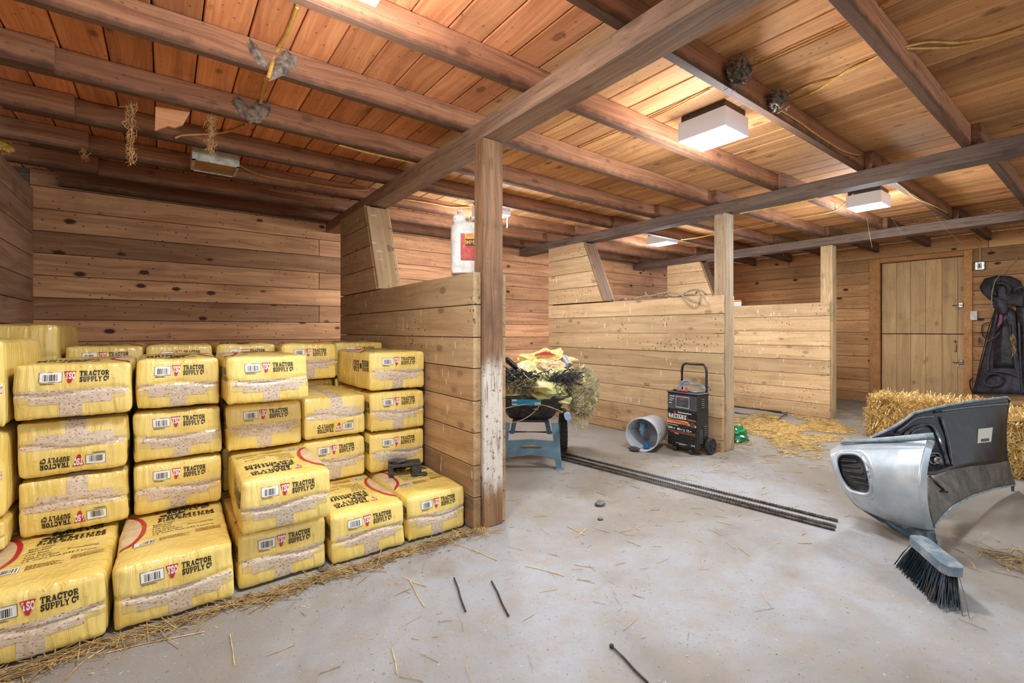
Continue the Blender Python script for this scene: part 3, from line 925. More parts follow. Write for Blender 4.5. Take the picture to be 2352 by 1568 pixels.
# ================================================================ LETTERING
SL = 0.65
GL = {
    'T': (5.2, [(1.5, [(2.6, 0), (2.6, 5.6)]), (1.0, [(0.1, 5.5), (5.1, 5.5)]), (.7, [(1.3, .35), (3.9, .35)]), (.7, [(.4, 3.9), (.4, 5.6)]), (.7, [(4.8, 3.9), (4.8, 5.6)])]),
    'R': (5.6, [(1.5, [(1.4, 0), (1.4, 6)]), (1.0, [(.3, 5.5), (3.4, 5.5), (4.4, 5.0), (4.5, 3.8), (3.8, 3.0), (1.4, 2.9)]), (1.4, [(3.0, 2.9), (4.4, .5)]), (.7, [(.2, .35), (2.6, .35)]), (.7, [(3.6, .35), (5.5, .35)])]),
    'A': (5.6, [(1.0, [(1.0, .3), (2.7, 5.7)]), (1.6, [(4.3, .3), (2.8, 5.7)]), (.8, [(1.6, 2.0), (4.0, 2.0)]), (.7, [(0, .35), (2.1, .35)]), (.7, [(3.2, .35), (5.5, .35)])]),
    'C': (5.2, [(1.5, [(4.4, 4.2), (3.9, 5.2), (2.7, 5.5), (1.3, 4.9), (.8, 3), (1.3, 1.1), (2.7, .5), (3.9, .8), (4.5, 1.7)]), (.7, [(4.6, 4.0), (4.6, 5.9)])]),
    'O': (5.4, [(1.5, [(2.7, 5.4), (1.3, 4.7), (.85, 3), (1.3, 1.3), (2.7, .6), (4.1, 1.3), (4.55, 3), (4.1, 4.7), (2.7, 5.4)])]),
    'S': (4.8, [(1.35, [(4.1, 4.5), (3.4, 5.3), (2.3, 5.4), (1.1, 4.9), (.95, 4.0), (1.6, 3.3), (3.3, 2.7), (4.0, 1.9), (3.7, .9), (2.4, .55), (1.2, .8), (.6, 1.6)]), (.6, [(4.3, 4.1), (4.3, 5.9)]), (.6, [(.5, 0.1), (.5, 1.9)])]),
    'U': (5.6, [(1.5, [(1.3, 5.6), (1.3, 1.8), (1.9, .8), (2.9, .6), (3.9, 1.0), (4.3, 2.0), (4.3, 5.6)]), (.7, [(.1, 5.6), (2.5, 5.6)]), (.7, [(3.3, 5.6), (5.4, 5.6)])]),
    'P': (5.2, [(1.5, [(1.4, 0), (1.4, 6)]), (1.0, [(.3, 5.5), (3.4, 5.5), (4.4, 5.0), (4.5, 3.6), (3.8, 2.7), (1.4, 2.6)]), (.7, [(.2, .35), (2.8, .35)])]),
    'L': (4.8, [(1.5, [(1.4, .2), (1.4, 5.6)]), (1.0, [(.2, .5), (4.4, .5)]), (.7, [(.2, 5.6), (2.7, 5.6)]), (.7, [(4.3, .3), (4.3, 2.0)])]),
    'Y': (5.6, [(1.4, [(.9, 5.6), (2.8, 2.8), (2.8, 0)]), (1.2, [(4.7, 5.6), (2.8, 2.8)]), (.7, [(0, 5.6), (2.0, 5.6)]), (.7, [(3.6, 5.6), (5.5, 5.6)]), (.7, [(1.6, .35), (4.0, .35)])]),
    'E': (5.0, [(1.5, [(1.4, 0.2), (1.4, 5.8)]), (1.0, [(.2, .5), (4.5, .5)]), (1.0, [(.2, 5.5), (4.4, 5.5)]), (.9, [(1.4, 3), (3.3, 3)]), (.6, [(4.4, .3), (4.4, 1.9)]), (.6, [(4.3, 4.2), (4.3, 5.8)])]),
    'M': (6.8, [(1.2, [(1.2, .2), (1.3, 5.6)]), (1.2, [(1.5, 5.4), (3.3, 1.2), (5.1, 5.4)]), (1.5, [(5.4, 5.6), (5.4, .2)]), (.7, [(.1, .35), (2.3, .35)]), (.7, [(4.2, .35), (6.6, .35)]), (.7, [(.1, 5.6), (1.6, 5.6)]), (.7, [(5.0, 5.6), (6.6, 5.6)])]),
    'I': (3.2, [(1.5, [(1.5, .2), (1.5, 5.8)]), (.7, [(.2, .35), (2.8, .35)]), (.7, [(.2, 5.6), (2.8, 5.6)])]),
    'N': (5.8, [(1.2, [(1.2, .2), (1.2, 5.6)]), (1.5, [(1.3, 5.4), (4.4, .6)]), (1.1, [(4.5, .6), (4.5, 5.6)]), (.7, [(.1, .35), (2.3, .35)]), (.7, [(.1, 5.6), (1.8, 5.6)]), (.7, [(3.4, 5.6), (5.6, 5.6)])]),
    'H': (5.8, [(1.4, [(1.3, .2), (1.3, 5.8)]), (1.4, [(4.4, .2), (4.4, 5.8)]), (.9, [(1.3, 3), (4.4, 3)]), (.7, [(.1, .35), (2.5, .35)]), (.7, [(3.2, .35), (5.6, .35)]), (.7, [(.1, 5.6), (2.5, 5.6)]), (.7, [(3.2, 5.6), (5.6, 5.6)])]),
    'V': (5.6, [(1.5, [(1.0, 5.6), (2.7, .4)]), (1.0, [(4.5, 5.6), (2.9, .4)]), (.7, [(0, 5.6), (2.2, 5.6)]), (.7, [(3.4, 5.6), (5.5, 5.6)])]),
    'G': (5.6, [(1.5, [(4.4, 4.2), (3.9, 5.2), (2.7, 5.5), (1.3, 4.9), (.8, 3), (1.3, 1.1), (2.7, .5), (4.2, .9)]), (1.4, [(4.3, .6), (4.3, 2.6)]), (.7, [(3.1, 2.8), (5.4, 2.8)]), (.6, [(4.7, 4.0), (4.7, 5.9)])]),
    'F': (4.9, [(1.5, [(1.4, 0.2), (1.4, 5.8)]), (1.0, [(.2, 5.5), (4.4, 5.5)]), (.9, [(1.4, 3), (3.4, 3)]), (.7, [(.2, .35), (2.8, .35)]), (.6, [(4.3, 4.1), (4.3, 5.8)])]),
    'B': (5.4, [(1.5, [(1.4, 0), (1.4, 6)]), (1.0, [(.3, 5.5), (3.3, 5.5), (4.1, 4.8), (4.0, 3.6), (3.2, 3.1), (1.4, 3.0)]), (1.1, [(3.2, 3.0), (4.4, 2.3), (4.4, 1.1), (3.4, .5), (.3, .5)])]),
    'X': (5.4, [(1.5, [(.9, 5.6), (4.5, .4)]), (1.1, [(4.4, 5.6), (1.0, .4)]), (.6, [(0, 5.6), (2, 5.6)]), (.6, [(3.4, 5.6), (5.3, 5.6)]), (.6, [(0, .35), (2, .35)]), (.6, [(3.4, .35), (5.3, .35)])]),
    'º': (3.2, [(1.0, [(1.5, 5.6), (.6, 5.0), (.5, 3.9), (1.5, 3.0), (2.5, 3.9), (2.4, 5.0), (1.5, 5.6)]), (.7, [(.2, 1.9), (2.8, 1.9)])]),
    ' ': (1.6, []),
}


def slab(text, x0, z0, x1, z1):
    """quads (2D) of heavy slab lettering filling the box x0..x1, z0..z1"""
    tot = sum(GL[c][0] + 0.25 for c in text)
    sx, sz = (x1 - x0) / tot, (z1 - z0) / 6.0
    out = []
    cx = 0
    for c in text:
        w, st = GL[c]
        for th, pts in st:
            for i in range(len(pts) - 1):
                (ax, ay), (bx, by) = pts[i], pts[i + 1]
                dx, dy = bx - ax, by - ay
                L = math.hypot(dx, dy) or 1
                dx /= L; dy /= L
                e = th * 0.28 if len(pts) > 2 else 0.0
                ax, ay, bx, by = ax - dx * e, ay - dy * e, bx + dx * e, by + dy * e
                nx, ny = -dy * th / 2, dx * th / 2
                q = [(ax + nx, ay + ny), (bx + nx, by + ny), (bx - nx, by - ny), (ax - nx, ay - ny)]
                out.append([(x0 + (cx + p) * sx, z0 + r * sz) for p, r in q])
        cx += w + 0.25
    return out


_txt = {}


def fonttext(text, x0, z0, h, width=None, bold=0.02):
    """2D polygons of plain small print"""
    if text not in _txt:
        cu = bpy.data.curves.new('t', 'FONT'); cu.body = text; cu.offset = bold; cu.resolution_u = 1
        ob = bpy.data.objects.new('t', cu); COL.objects.link(ob)
        dg = bpy.context.evaluated_depsgraph_get()
        me = bpy.data.meshes.new_from_object(ob.evaluated_get(dg))
        vs = [tuple(v.co[:2]) for v in me.vertices]
        fs = [tuple(p.vertices) for p in me.polygons]
        bpy.data.objects.remove(ob); bpy.data.meshes.remove(me)
        _txt[text] = (vs, fs)
    vs, fs = _txt[text]
    xs = [v[0] for v in vs]; mx = max(xs) - min(xs)
    k = h / 0.7
    kx = k if width is None else width / mx
    m0 = min(xs)
    return [[(x0 + (vs[i][0] - m0) * kx, z0 + vs[i][1] * k) for i in f] for f in fs]


def rect(x0, x1, z0, z1, nx=1, nz=1):
    out = []
    for i in range(nx):
        for j in range(nz):
            a, b_ = x0 + (x1 - x0) * i / nx, x0 + (x1 - x0) * (i + 1) / nx
            c, d = z0 + (z1 - z0) * j / nz, z0 + (z1 - z0) * (j + 1) / nz
            out.append([(a, c), (b_, c), (b_, d), (a, d)])
    return out


def barcode(x0, x1, z0, z1, seed=0):
    rg = random.Random(seed)
    out = []
    x = x0
    while x < x1 - 0.002:
        w = rg.choice([0.003, 0.005, 0.009])
        out += rect(x, min(x + w, x1), z0, z1)
        x += w + rg.choice([0.0035, 0.005, 0.008])
    return out


# ================================================================ SHAVINGS BAGS
BWD, BLN, BHT = 0.338, 0.588, 0.222


def bag_surface(seed):
    def pt(face, a, b_, off=0.0):
        # a, b_ in 0..1 on the face; returns the point on the stuffed, wrinkled bag
        hx, hy, hz = BWD / 2, BLN / 2, BHT / 2
        if face == 'front': p = Vector(((a * 2 - 1) * hx, -hy, (b_ * 2 - 1) * hz))
        elif face == 'back': p = Vector(((1 - a * 2) * hx, hy, (b_ * 2 - 1) * hz))
        elif face == 'top': p = Vector(((a * 2 - 1) * hx, (b_ * 2 - 1) * hy, hz))
        elif face == 'bottom': p = Vector(((a * 2 - 1) * hx, (1 - b_ * 2) * hy, -hz))
        elif face == 'left': p = Vector((-hx, (1 - a * 2) * hy, (b_ * 2 - 1) * hz))
        else: p = Vector((hx, (a * 2 - 1) * hy, (b_ * 2 - 1) * hz))
        r = 0.024
        q = Vector((max(-hx + r, min(hx - r, p.x)), max(-hy + r, min(hy - r, p.y)), max(-hz + r, min(hz - r, p.z))))
        n = (p - q)
        n = n.normalized() if n.length > 1e-7 else Vector((0, 0, 1))
        o = q + n * r
        # pillow bulge, in-set corners and folds
        fx, fy, fz = p.x / hx, p.y / hy, p.z / hz
        if face in ('front', 'back'): bl = 0.010 * (1 - fx * fx) * (1 - fz * fz)
        elif face in ('top', 'bottom'): bl = 0.004 * (1 - fx * fx) * (1 - fy * fy) - 0.004
        else: bl = 0.003 * (1 - fy * fy) * (1 - fz * fz) - 0.004
        sd = Vector((seed * 5.3, seed * 2.9, seed * 1.1))
        wr = 0.0060 * noise.noise(Vector((p.x * 9, p.y * 9, p.z * 9)) + sd)
        if face in ('front', 'back'):
            ed = abs(fz) ** 2
            wr += 0.0030 * noise.noise(Vector((p.x * 55, 0, p.z * 10)) + sd) * (0.4 + ed)
            wr += -0.006 * math.exp(-((fz + 0.05 + 0.1 * math.sin(fx * 3 + seed)) / 0.06) ** 2)
        else:
            wr += 0.0020 * noise.noise(Vector((p.x * 22, p.y * 22, p.z * 14)) + sd)
        lim = 1.0
        o = o + n * (bl + wr * lim + off)
        # sag so that corners lean irregularly
        o.x += 0.006 * noise.noise(Vector((p.z * 6, p.y * 3, seed * 2.0)))
        return o
    return pt


FACES = {'front': (44, 28), 'back': (8, 6), 'top': (14, 22), 'bottom': (8, 10), 'left': (20, 12), 'right': (20, 12)}


def decal(pt, face, polys, off=0.0009):
    b = MB()
    off = off * 1.5
    for poly in polys:
        b.add([pt(face, min(1, max(0, x_)), min(1, max(0, z_)), off) for x_, z_ in poly], [tuple(range(len(poly)))])
    return b


def curvepoly(pts, w0, w1):
    out = []
    for i in range(len(pts) - 1):
        a, b_ = Vector(pts[i]), Vector(pts[i + 1])
        out.append((a, b_))
    return out


def make_bag_meshes(seed, turned):
    pt = bag_surface(seed)
    body = MB()
    for fc, (nu, nv) in FACES.items():
        body.grid(lambda a, b_: pt(fc, a, b_), nu, nv)
    me = {}
    bm_ = body.mesh('bag', True); bm_.materials.append(M['bag'])
    # weld seams
    import bmesh
    bb = bmesh.new(); bb.from_mesh(bm_); bmesh.ops.remove_doubles(bb, verts=bb.verts, dist=0.0012); bmesh.ops.recalc_face_normals(bb, faces=bb.faces); bb.to_mesh(bm_); bb.free()
    bm_.polygons.foreach_set('use_smooth', [True] * len(bm_.polygons))
    me['body'] = bm_
    lo = 0.36 + 0.03 * math.sin(seed * 2.1)
    jx = 0.03 * math.sin(seed * 3.7)
    # clear windows on the front
    w = rect(0.05 + jx, 0.97, lo + 0.06, lo + 0.17, 16, 3) + rect(0.16 + jx, 0.84 + jx, lo - 0.08, lo + 0.06, 12, 3) + rect(0.40 + jx, 0.585 + jx, 0.02, lo - 0.08, 4, 5)
    win = decal(pt, 'front', w, 0.0010)
    for poly in rect(0.40 + jx, 0.585 + jx, 0.0, 1.0, 3, 12):
        win.add([pt('bottom', x_, z_, 0.0010) for x_, z_ in poly], [(0, 1, 2, 3)])
    me['window'] = (win, M['shav'])
    fm = decal(pt, 'front', rect(0.02, 0.16 + jx, lo - 0.05, lo + 0.05, 3, 2) + rect(0.84 + jx, 0.99, lo - 0.02, lo + 0.05, 3, 2), 0.0006)
    me['tape'] = (fm, M['film'])
    T0, T1 = 0.655, 0.845
    fr = [('red', [[(0.415, T1 + .005), (0.425, T1 - .03), (0.445, T0 - 0.0), (0.46, T0 - .02), (0.475, T0), (0.515, T1 - .02), (0.52, T1 + .01)]])]
    rws = [(T1 + .008 - 0.026 * q, 0.415 + 0.0045 * q, 0.520 - 0.0058 * q) for q in range(9)]
    red = decal(pt, 'front', [[(a1, z1_), (a2, z2_), ((a2 + b2_) / 2, z2_), ((a1 + b1_) / 2, z1_)] for (z1_, a1, b1_), (z2_, a2, b2_) in zip(rws, rws[1:])] + [[((a1 + b1_) / 2, z1_), ((a2 + b2_) / 2, z2_), (b2_, z2_), (b1_, z1_)] for (z1_, a1, b1_), (z2_, a2, b2_) in zip(rws, rws[1:])], 0.0011)
    blk = decal(pt, 'front', slab('TRACTOR', 0.545, 0.760, 0.80, 0.850) + slab('SUPPLY Cº', 0.545, 0.655, 0.80, 0.745), 0.0011)
    blk2 = decal(pt, 'front', rect(0.218, 0.403, 0.668, 0.675) + rect(0.218, 0.403, 0.833, 0.84) + rect(0.218, 0.222, 0.67, 0.84) + rect(0.399, 0.403, 0.67, 0.84) + barcode(0.25, 0.37, 0.69, 0.80, seed) + rect(0.225, 0.33, 0.645, 0.652) + rect(0.225, 0.345, 0.63, 0.637), 0.0014)
    wht = decal(pt, 'front', rect(0.22, 0.40, 0.67, 0.838, 8, 5), 0.0011)
    tsc = decal(pt, 'front', slab('TSC', 0.428, 0.715, 0.510, 0.835), 0.0014)
    # top print. turned: reads upside down from the front
    def tp(polys):
        polys = [[(x_, z_ * 1.06 - 0.125) for x_, z_ in p] for p in polys]
        return [[(1 - x_, 1 - z_) for x_, z_ in p] for p in polys] if turned else polys
    topb = tp(slab('TRACTOR', 0.42, 0.90, 0.86, 0.945) + slab('SUPPLY Cº', 0.42, 0.848, 0.86, 0.892) + slab('PREMIUM', 0.34, 0.735, 0.90, 0.79) + slab('PINE SHAVINGS', 0.34, 0.700, 0.90, 0.728))
    oval = [[(0.48 + 0.13 * math.cos(t * math.pi / 10), 0.820 + 0.021 * math.sin(t * math.pi / 10)) for t in range(20)]]
    topb += tp(oval)
    yy = 0.655
    for line, ww in (('Easy Clean', .2), ('Absorbent', .18), ('Low Dust', .17), ('Less Waste', .2), ('Usable Volume', .27), ('5.5 Cubic Feet (155.7 Liters)', .56)):
        topb += tp(fonttext(line, 0.30, yy, 0.017, ww)); yy -= 0.033
    topb += tp(fonttext('Economical', 0.62, 0.655 - 0.099, 0.017, 0.24))
    topk = tp(rect(0.14, 0.148, 0.37, 0.43) + barcode(0.16, 0.31, 0.378, 0.422, seed + 5) + rect(0.318, 0.322, 0.37, 0.43))
    topw = tp(rect(0.14, 0.325, 0.368, 0.432, 3, 1))
    fine = []
    rg = random.Random(seed)
    for j in range(6):
        xx = 0.36
        while xx < 0.62 - 0.03 * (j % 3):
            w_ = rg.uniform(0.008, 0.03); fine += rect(xx, xx + w_, 0.378 + j * 0.009, 0.382 + j * 0.009); xx += w_ + 0.006
        xx = 0.68
        while xx < 0.92:
            w_ = rg.uniform(0.008, 0.03); fine += rect(xx, xx + w_, 0.40 + j * 0.009, 0.404 + j * 0.009); xx += w_ + 0.006
    fine = tp(fine)
    topr = tp([[(0.30, 0.945), (0.31, 0.90), (0.335, 0.868), (0.36, 0.905), (0.385, 0.945)]])
    tscu = tp(slab('TSC', 0.313, 0.898, 0.378, 0.938))
    finew = tp(slab('FINE', 0.42, 0.812, 0.54, 0.829))
    # pale round picture with a red rim at the side edge
    cx, cz, ra, rb_ = -0.02, 0.66, 0.22, 0.27
    arcs = []; disc = []
    N = 28
    for i in range(N):
        t0, t1 = -math.pi / 2 + math.pi * i / N, -math.pi / 2 + math.pi * (i + 1) / N
        wv = 0.016 + 0.028 * math.sin(math.pi * (i / N))
        p0 = (cx + ra * math.cos(t0), cz + rb_ * math.sin(t0)); p1 = (cx + ra * math.cos(t1), cz + rb_ * math.sin(t1))
        q0 = (cx + (ra + wv) * math.cos(t0), cz + (rb_ + wv) * math.sin(t0)); q1 = (cx + (ra + wv) * math.cos(t1), cz + (rb_ + wv) * math.sin(t1))
        arcs.append([p0, q0, q1, p1])
        for a_, b2 in ((0, .5), (.5, 1)):
            disc.append([(cx + (p0[0] - cx) * a_, cz + (p0[1] - cz) * a_ if a_ else cz), (cx + (p0[0] - cx) * b2, cz + (p0[1] - cz) * b2),
                         (cx + (p1[0] - cx) * b2, cz + (p1[1] - cz) * b2), (cx + (p1[0] - cx) * a_, cz + (p1[1] - cz) * a_ if a_ else cz)])
    disc = [[(max(0, p[0]), p[1]) for p in q] for q in disc]
    arcs = [[(max(0, p[0]), p[1]) for p in q] for q in arcs]
    # side print
    sd = slab('TRACTOR', 0.60, 0.62, 0.75, 0.76) + slab('SUPPLY Cº', 0.60, 0.47, 0.75, 0.60) + slab('PREMIUM', 0.82, 0.62, 0.985, 0.78) + slab('PINE SHAVINGS', 0.82, 0.50, 0.985, 0.60)
    sd += [[(0.785 + 0.022 * math.cos(t * math.pi / 8), 0.62 + 0.075 * math.sin(t * math.pi / 8)) for t in range(16)]]
    side = decal(pt, 'left', sd, 0.0011)
    sr = decal(pt, 'left', [[(0.565, 0.76), (0.572, 0.5), (0.59, 0.5), (0.595, 0.76)]], 0.0011)

    def merge(*mbs):
        o = MB()
        for m_ in mbs: o.add(m_.v, m_.f)
        return o
    me['lettering'] = (merge(blk, blk2, decal(pt, 'top', topb, 0.0011), decal(pt, 'top', topk, 0.0014), side), M['black_ink'])
    me['fine_print'] = (decal(pt, 'top', fine, 0.0011), M['brown_ink'])
    me['emblem'] = (merge(red, decal(pt, 'top', topr, 0.0011), decal(pt, 'top', tp(arcs), 0.0011), sr), M['red_ink'])
    me['white_print'] = (merge(wht, tsc, decal(pt, 'top', topw, 0.0011), decal(pt, 'top', tscu, 0.0014), decal(pt, 'top', finew, 0.0014)), M['white_ink'])
    me['picture'] = (decal(pt, 'top', tp(disc), 0.0009), M['cream_ink'])
    for k in list(me):
        if isinstance(me[k], tuple):
            b, mt = me[k]
            m_ = b.mesh(k, True); m_.materials.append(mt); me[k] = m_
    return me


BAGS = {}
for s_ in range(3):
    BAGS[('A', s_)] = make_bag_meshes(s_, False)
    BAGS[('B', s_)] = make_bag_meshes(s_ + 3, True)
PARTN = {'window': 'shavings_window', 'tape': 'clear_tape', 'lettering': 'lettering', 'fine_print': 'fine_print', 'emblem': 'emblem', 'white_print': 'white_print', 'picture': 'picture'}
rbag = random.Random(5)
GRP = 'yellow pine shavings bags stacked in the stall'


def bag(label, x0, x1, yf, z0, z1, kind='A', seed=0, flip=False, rz=0.0, ln=BLN, tint=None, parts=None, grp=GRP, sc=None):
    ms = BAGS[(kind, seed % 3)]
    o = link(bpy.data.objects.new('shavings_bag', ms['body']))
    cx, cy, cz = (x0 + x1) / 2, yf + ln / 2, (z0 + z1) / 2
    o.location = Vector((cx, cy, cz)) * S
    sx, sz = (x1 - x0) / BWD * 0.992, (z1 - z0) / BHT * 0.985
    o.scale = (sx, ln / BLN, sz)
    o.rotation_euler = (0, math.pi if flip else 0, rz)
    tn = tint if tint else rbag.uniform(0.93, 1.03)
    o.color = (tn, tn, tn, 1)
    tag(o, label, 'bag', grp)
    for k in (parts if parts is not None else PARTN):
        c = link(bpy.data.objects.new(PARTN[k], ms[k]), o)
    return o


ZL = [0.0, 0.221, 0.442, 0.664, 0.886]
# front row on the floor
bag('yellow shavings bag at the left end of the floor row, cut by the picture edge', -0.485, -0.142, 2.0, 0.002, 0.221, 'A', 1)
bag('yellow shavings bag on the floor, second from the left, straw on its top corner', -0.138, 0.214, 2.0, 0.002, 0.221, 'A', 2)
bag('yellow shavings bag on the floor beneath the single bag that stands forward', 0.220, 0.552, 2.035, 0.002, 0.221, 'A', 0)
bag('yellow shavings bag on the floor with upside-down top print, right of the forward bag', 0.558, 0.899, 2.02, 0.002, 0.221, 'B', 1)
bag('yellow shavings bag on the floor nearest the painted post, dark metal bracket on it', 0.905, 1.228, 2.025, 0.002, 0.221, 'A', 1, rz=0.01)
bag('single yellow shavings bag standing forward on top of the floor row', 0.232, 0.565, 1.985, 0.224, 0.436, 'B', 0, rz=-0.03)
XS = [-0.437, -0.108, 0.218, 0.552, 0.878, 1.212]
names = ['leftmost', 'second from the left', 'middle', 'fourth from the left', 'rightmost']
L2 = [('A', 1, True), ('A', 0, False), ('A', 2, False), ('A', 1, False), ('A', 0, False)]
for i in range(5):
    if i == 2:
        bag('yellow shavings bag mostly hidden behind the single forward bag', XS[i] + .003, XS[i + 1] - .003, 2.60, ZL[1] + 0.003, ZL[2], *L2[i][:2], flip=L2[i][2], ln=0.455)
    else:
        bag('yellow shavings bag, %s in the lowest raised layer behind the floor row%s' % (names[i], ', printed upside down' if L2[i][2] else ''), XS[i] + .003, XS[i + 1] - .003, 2.45 + 0.02 * (i % 2), ZL[1] + 0.003, ZL[2], *L2[i][:2], flip=L2[i][2])
L3 = [('B', 2, True), ('A', 2, False), ('A', 1, False), ('A', 0, True), ('A', 1, False)]
for i in range(5):
    bag('yellow shavings bag, %s in the third layer up%s' % (names[i], ', printed upside down' if L3[i][2] else ''), XS[i] + .003, XS[i + 1] - .003, 2.44 + (0.03 if i in (1, 3) else 0), ZL[2] + 0.003, ZL[3], *L3[i][:2], flip=L3[i][2])
bag('yellow shavings bag in the top layer, leftmost with its whole front in view', -0.437, -0.100, 2.39, ZL[3] + .003, ZL[4] - 0.005, 'B', 0)
bag('yellow shavings bag in the top layer, second from the left', -0.096, 0.203, 2.44, ZL[3] + .003, ZL[4], 'B', 2)
bag('yellow shavings bag in the top layer, pushed forward, third from the left', 0.208, 0.545, 2.30, ZL[3] + .012, ZL[4] + 0.005, 'A', 2)
bag('yellow shavings bag at the right end of the top layer, against the partition', 0.878, 1.214, 2.45, ZL[3] + .003, ZL[4], 'A', 0, ln=0.585)
bag('yellow shavings bag set back in the gap beside the right end of the top layer', 0.548, 0.868, 2.97, 0.70, 0.925, 'A', 1, ln=0.57)
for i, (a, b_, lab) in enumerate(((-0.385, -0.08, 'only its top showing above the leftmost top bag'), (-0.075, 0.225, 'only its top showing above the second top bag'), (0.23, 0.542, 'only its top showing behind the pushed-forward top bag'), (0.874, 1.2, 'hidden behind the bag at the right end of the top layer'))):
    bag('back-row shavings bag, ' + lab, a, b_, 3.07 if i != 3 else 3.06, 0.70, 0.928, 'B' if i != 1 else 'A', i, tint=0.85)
# tall bags along the left wall
for i in range(3):
    bag('tall yellow shavings bag by the left wall, %s of the column' % ['bottom one', 'middle one', 'top one'][i], -0.70, -0.443, 2.38, (0.224, 0.333, 0.650)[i], (0.330, 0.647, 0.972)[i], 'A', i, parts=['window'], flip=(i == 1), grp='bags on edge by the left wall')
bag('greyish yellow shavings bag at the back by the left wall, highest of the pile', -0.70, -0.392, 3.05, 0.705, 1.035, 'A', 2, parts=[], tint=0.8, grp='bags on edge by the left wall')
# the bags inside the pile that carry the back row
for i in range(5):
    bag('yellow shavings bag hidden inside the pile', XS[i] + .003, XS[i + 1] - .003, 2.64, 0.002, 0.218, 'A', i, parts=[], grp='bags hidden inside the pile')
    bag('yellow shavings bag hidden inside the pile', XS[i] + .003, XS[i + 1] - .003, 3.24, 0.002, 0.229, 'A', i, parts=[], grp='bags hidden inside the pile')
    for j in range(2):
        bag('yellow shavings bag hidden inside the pile', XS[i] + .003, XS[i + 1] - .003, 3.07, 0.231 + 0.233 * j, 0.462 + 0.233 * j, 'A', i, parts=[], grp='bags hidden inside the pile')
bag('yellow shavings bag hidden inside the pile', -0.745, -0.445, 2.61, 0.002, 0.220, 'A', 0, parts=[], grp='bags hidden inside the pile', ln=0.42)
for i in range(2):
    bag('yellow shavings bag hidden inside the pile', -0.745, -0.45, 3.05, 0.002 + 0.35 * i, 0.35 + 0.35 * i, 'A', i, parts=[], grp='bags hidden inside the pile')

# dark metal bracket lying on the last floor bag
bo = Vector((1.045, 2.36, 0.222))
bt = thing('metal_bracket', 'dark rusty metal bracket lying on the floor-row bag next to the post', 'bracket', bo, rz=-0.35)
MB().cbox(-0.085, 0.085, -0.045, 0.045, 0.05, 0.066, 0.003).build('plate', M['rod'], bt)
MB().cbox(-0.085, -0.06, -0.045, 0.045, 0.002, 0.05, 0.003).build('foot', M['rod'], bt)
MB().cbox(0.035, 0.085, -0.05, 0.04, 0.002, 0.05, 0.003).cbox(0.03, 0.115, -0.06, -0.03, 0.0, 0.014, 0.003).build('foot', M['rod'], bt)
MB().blob((-0.03, 0.0, 0.075), 0.03, 3, 0.4, 3, sq=(1.6, 1, 0.4)).build('dirt', M['stone'], bt)

# ================================================================ JUG
jc = Vector((1.345, 2.155, 1.3))
jg = thing('plastic_jug', 'white plastic jug with a red label standing on the partition behind the post', 'jug', jc, rz=-math.atan2(jc.x, jc.y) + 0.05)


def jugring(z, w, d, cx=0):
    pts = []
    for k in range(24):
        t = 2 * math.pi * k / 24
        c, s_ = math.cos(t), math.sin(t)
        pts.append(Vector((cx + w * math.copysign(abs(c) ** 0.45, c), d * math.copysign(abs(s_) ** 0.45, s_), z)))
    return pts


def loft(b, rings):
    n = len(rings[0])
    vs = [p for r in rings for p in r]
    fs = [(i * n + k, i * n + (k + 1) % n, (i + 1) * n + (k + 1) % n, (i + 1) * n + k) for i in range(len(rings) - 1) for k in range(n)]
    fs.append(tuple(range(n - 1, -1, -1))); fs.append(tuple((len(rings) - 1) * n + k for k in range(n)))
    b.add(vs, fs)
    return b


jb = MB()
loft(jb, [jugring(0.0, 0.098, 0.055), jugring(0.008, 0.110, 0.066), jugring(0.05, 0.114, 0.068), jugring(0.06, 0.111, 0.066), jugring(0.20, 0.114, 0.068), jugring(0.255, 0.112, 0.066), jugring(0.275, 0.100, 0.058), jugring(0.285, 0.055, 0.034, -0.045), jugring(0.292, 0.036, 0.03, -0.07)])
jb.build('body', M['whitepl'], jg, smooth=True)
MB().lathe([(0.030, 0.288), (0.032, 0.292), (0.032, 0.318), (0.028, 0.322)], 20, Matrix.Translation((-0.072, 0, 0))).build('cap', M['whitepl'], jg, smooth=True)
MB().tube([(-0.075, 0, 0.32), (-0.074, 0, 0.345), (-0.058, 0, 0.352), (-0.046, 0, 0.335), (-0.036, 0, 0.295)], 0.008, 8).build('spout', M['whitepl'], jg, smooth=True)
MB().tube([(-0.02, 0, 0.278), (0.0, 0, 0.312), (0.03, 0, 0.32), (0.075, 0, 0.318), (0.095, 0, 0.30), (0.1, 0, 0.27)], 0.013, 10).build('handle', M['whitepl'], jg, smooth=True)
lb = MB().box(-0.062, 0.07, -0.0705, -0.0695, 0.075, 0.215)
lb.build('label_sheet', M['redlabel'], jg)
MB().box(-0.04, 0.07, -0.0715, -0.0706, 0.165, 0.214).build('label_band', M['yellabel'], jg)
MB().box(-0.038, 0.07, -0.0722, -0.0716, 0.152, 0.186).build('label_bar', M['black_ink'], jg)
jt = MB()
for poly in fonttext('IMPERIAL', -0.036, 0.158, 0.021, 0.10):
    jt.add([Vector((x_, -0.0727, z_)) for x_, z_ in poly], [tuple(range(len(poly)))])
jt.build('lettering', M['yellabel'], jg)

# ================================================================ ROPE, CHAIN ON THE MIDDLE PARTITION
rp = [onX(1482, 668, 3.70), onX(1490, 680, 3.70), onX(1530, 672, 3.72), onX(1560, 676, 3.66), onX(1585, 690, 3.60), onX(1600, 695, 3.60), onX(1607, 690, 3.62), onX(1609, 680, 3.66), onX(1602, 669, 3.7), onX(1598, 674, 3.75)]
rp = [Vector((p.x, p.y, max(p.z, 1.305) if i not in (4, 5, 6) else p.z)) for i, p in enumerate(rp)]


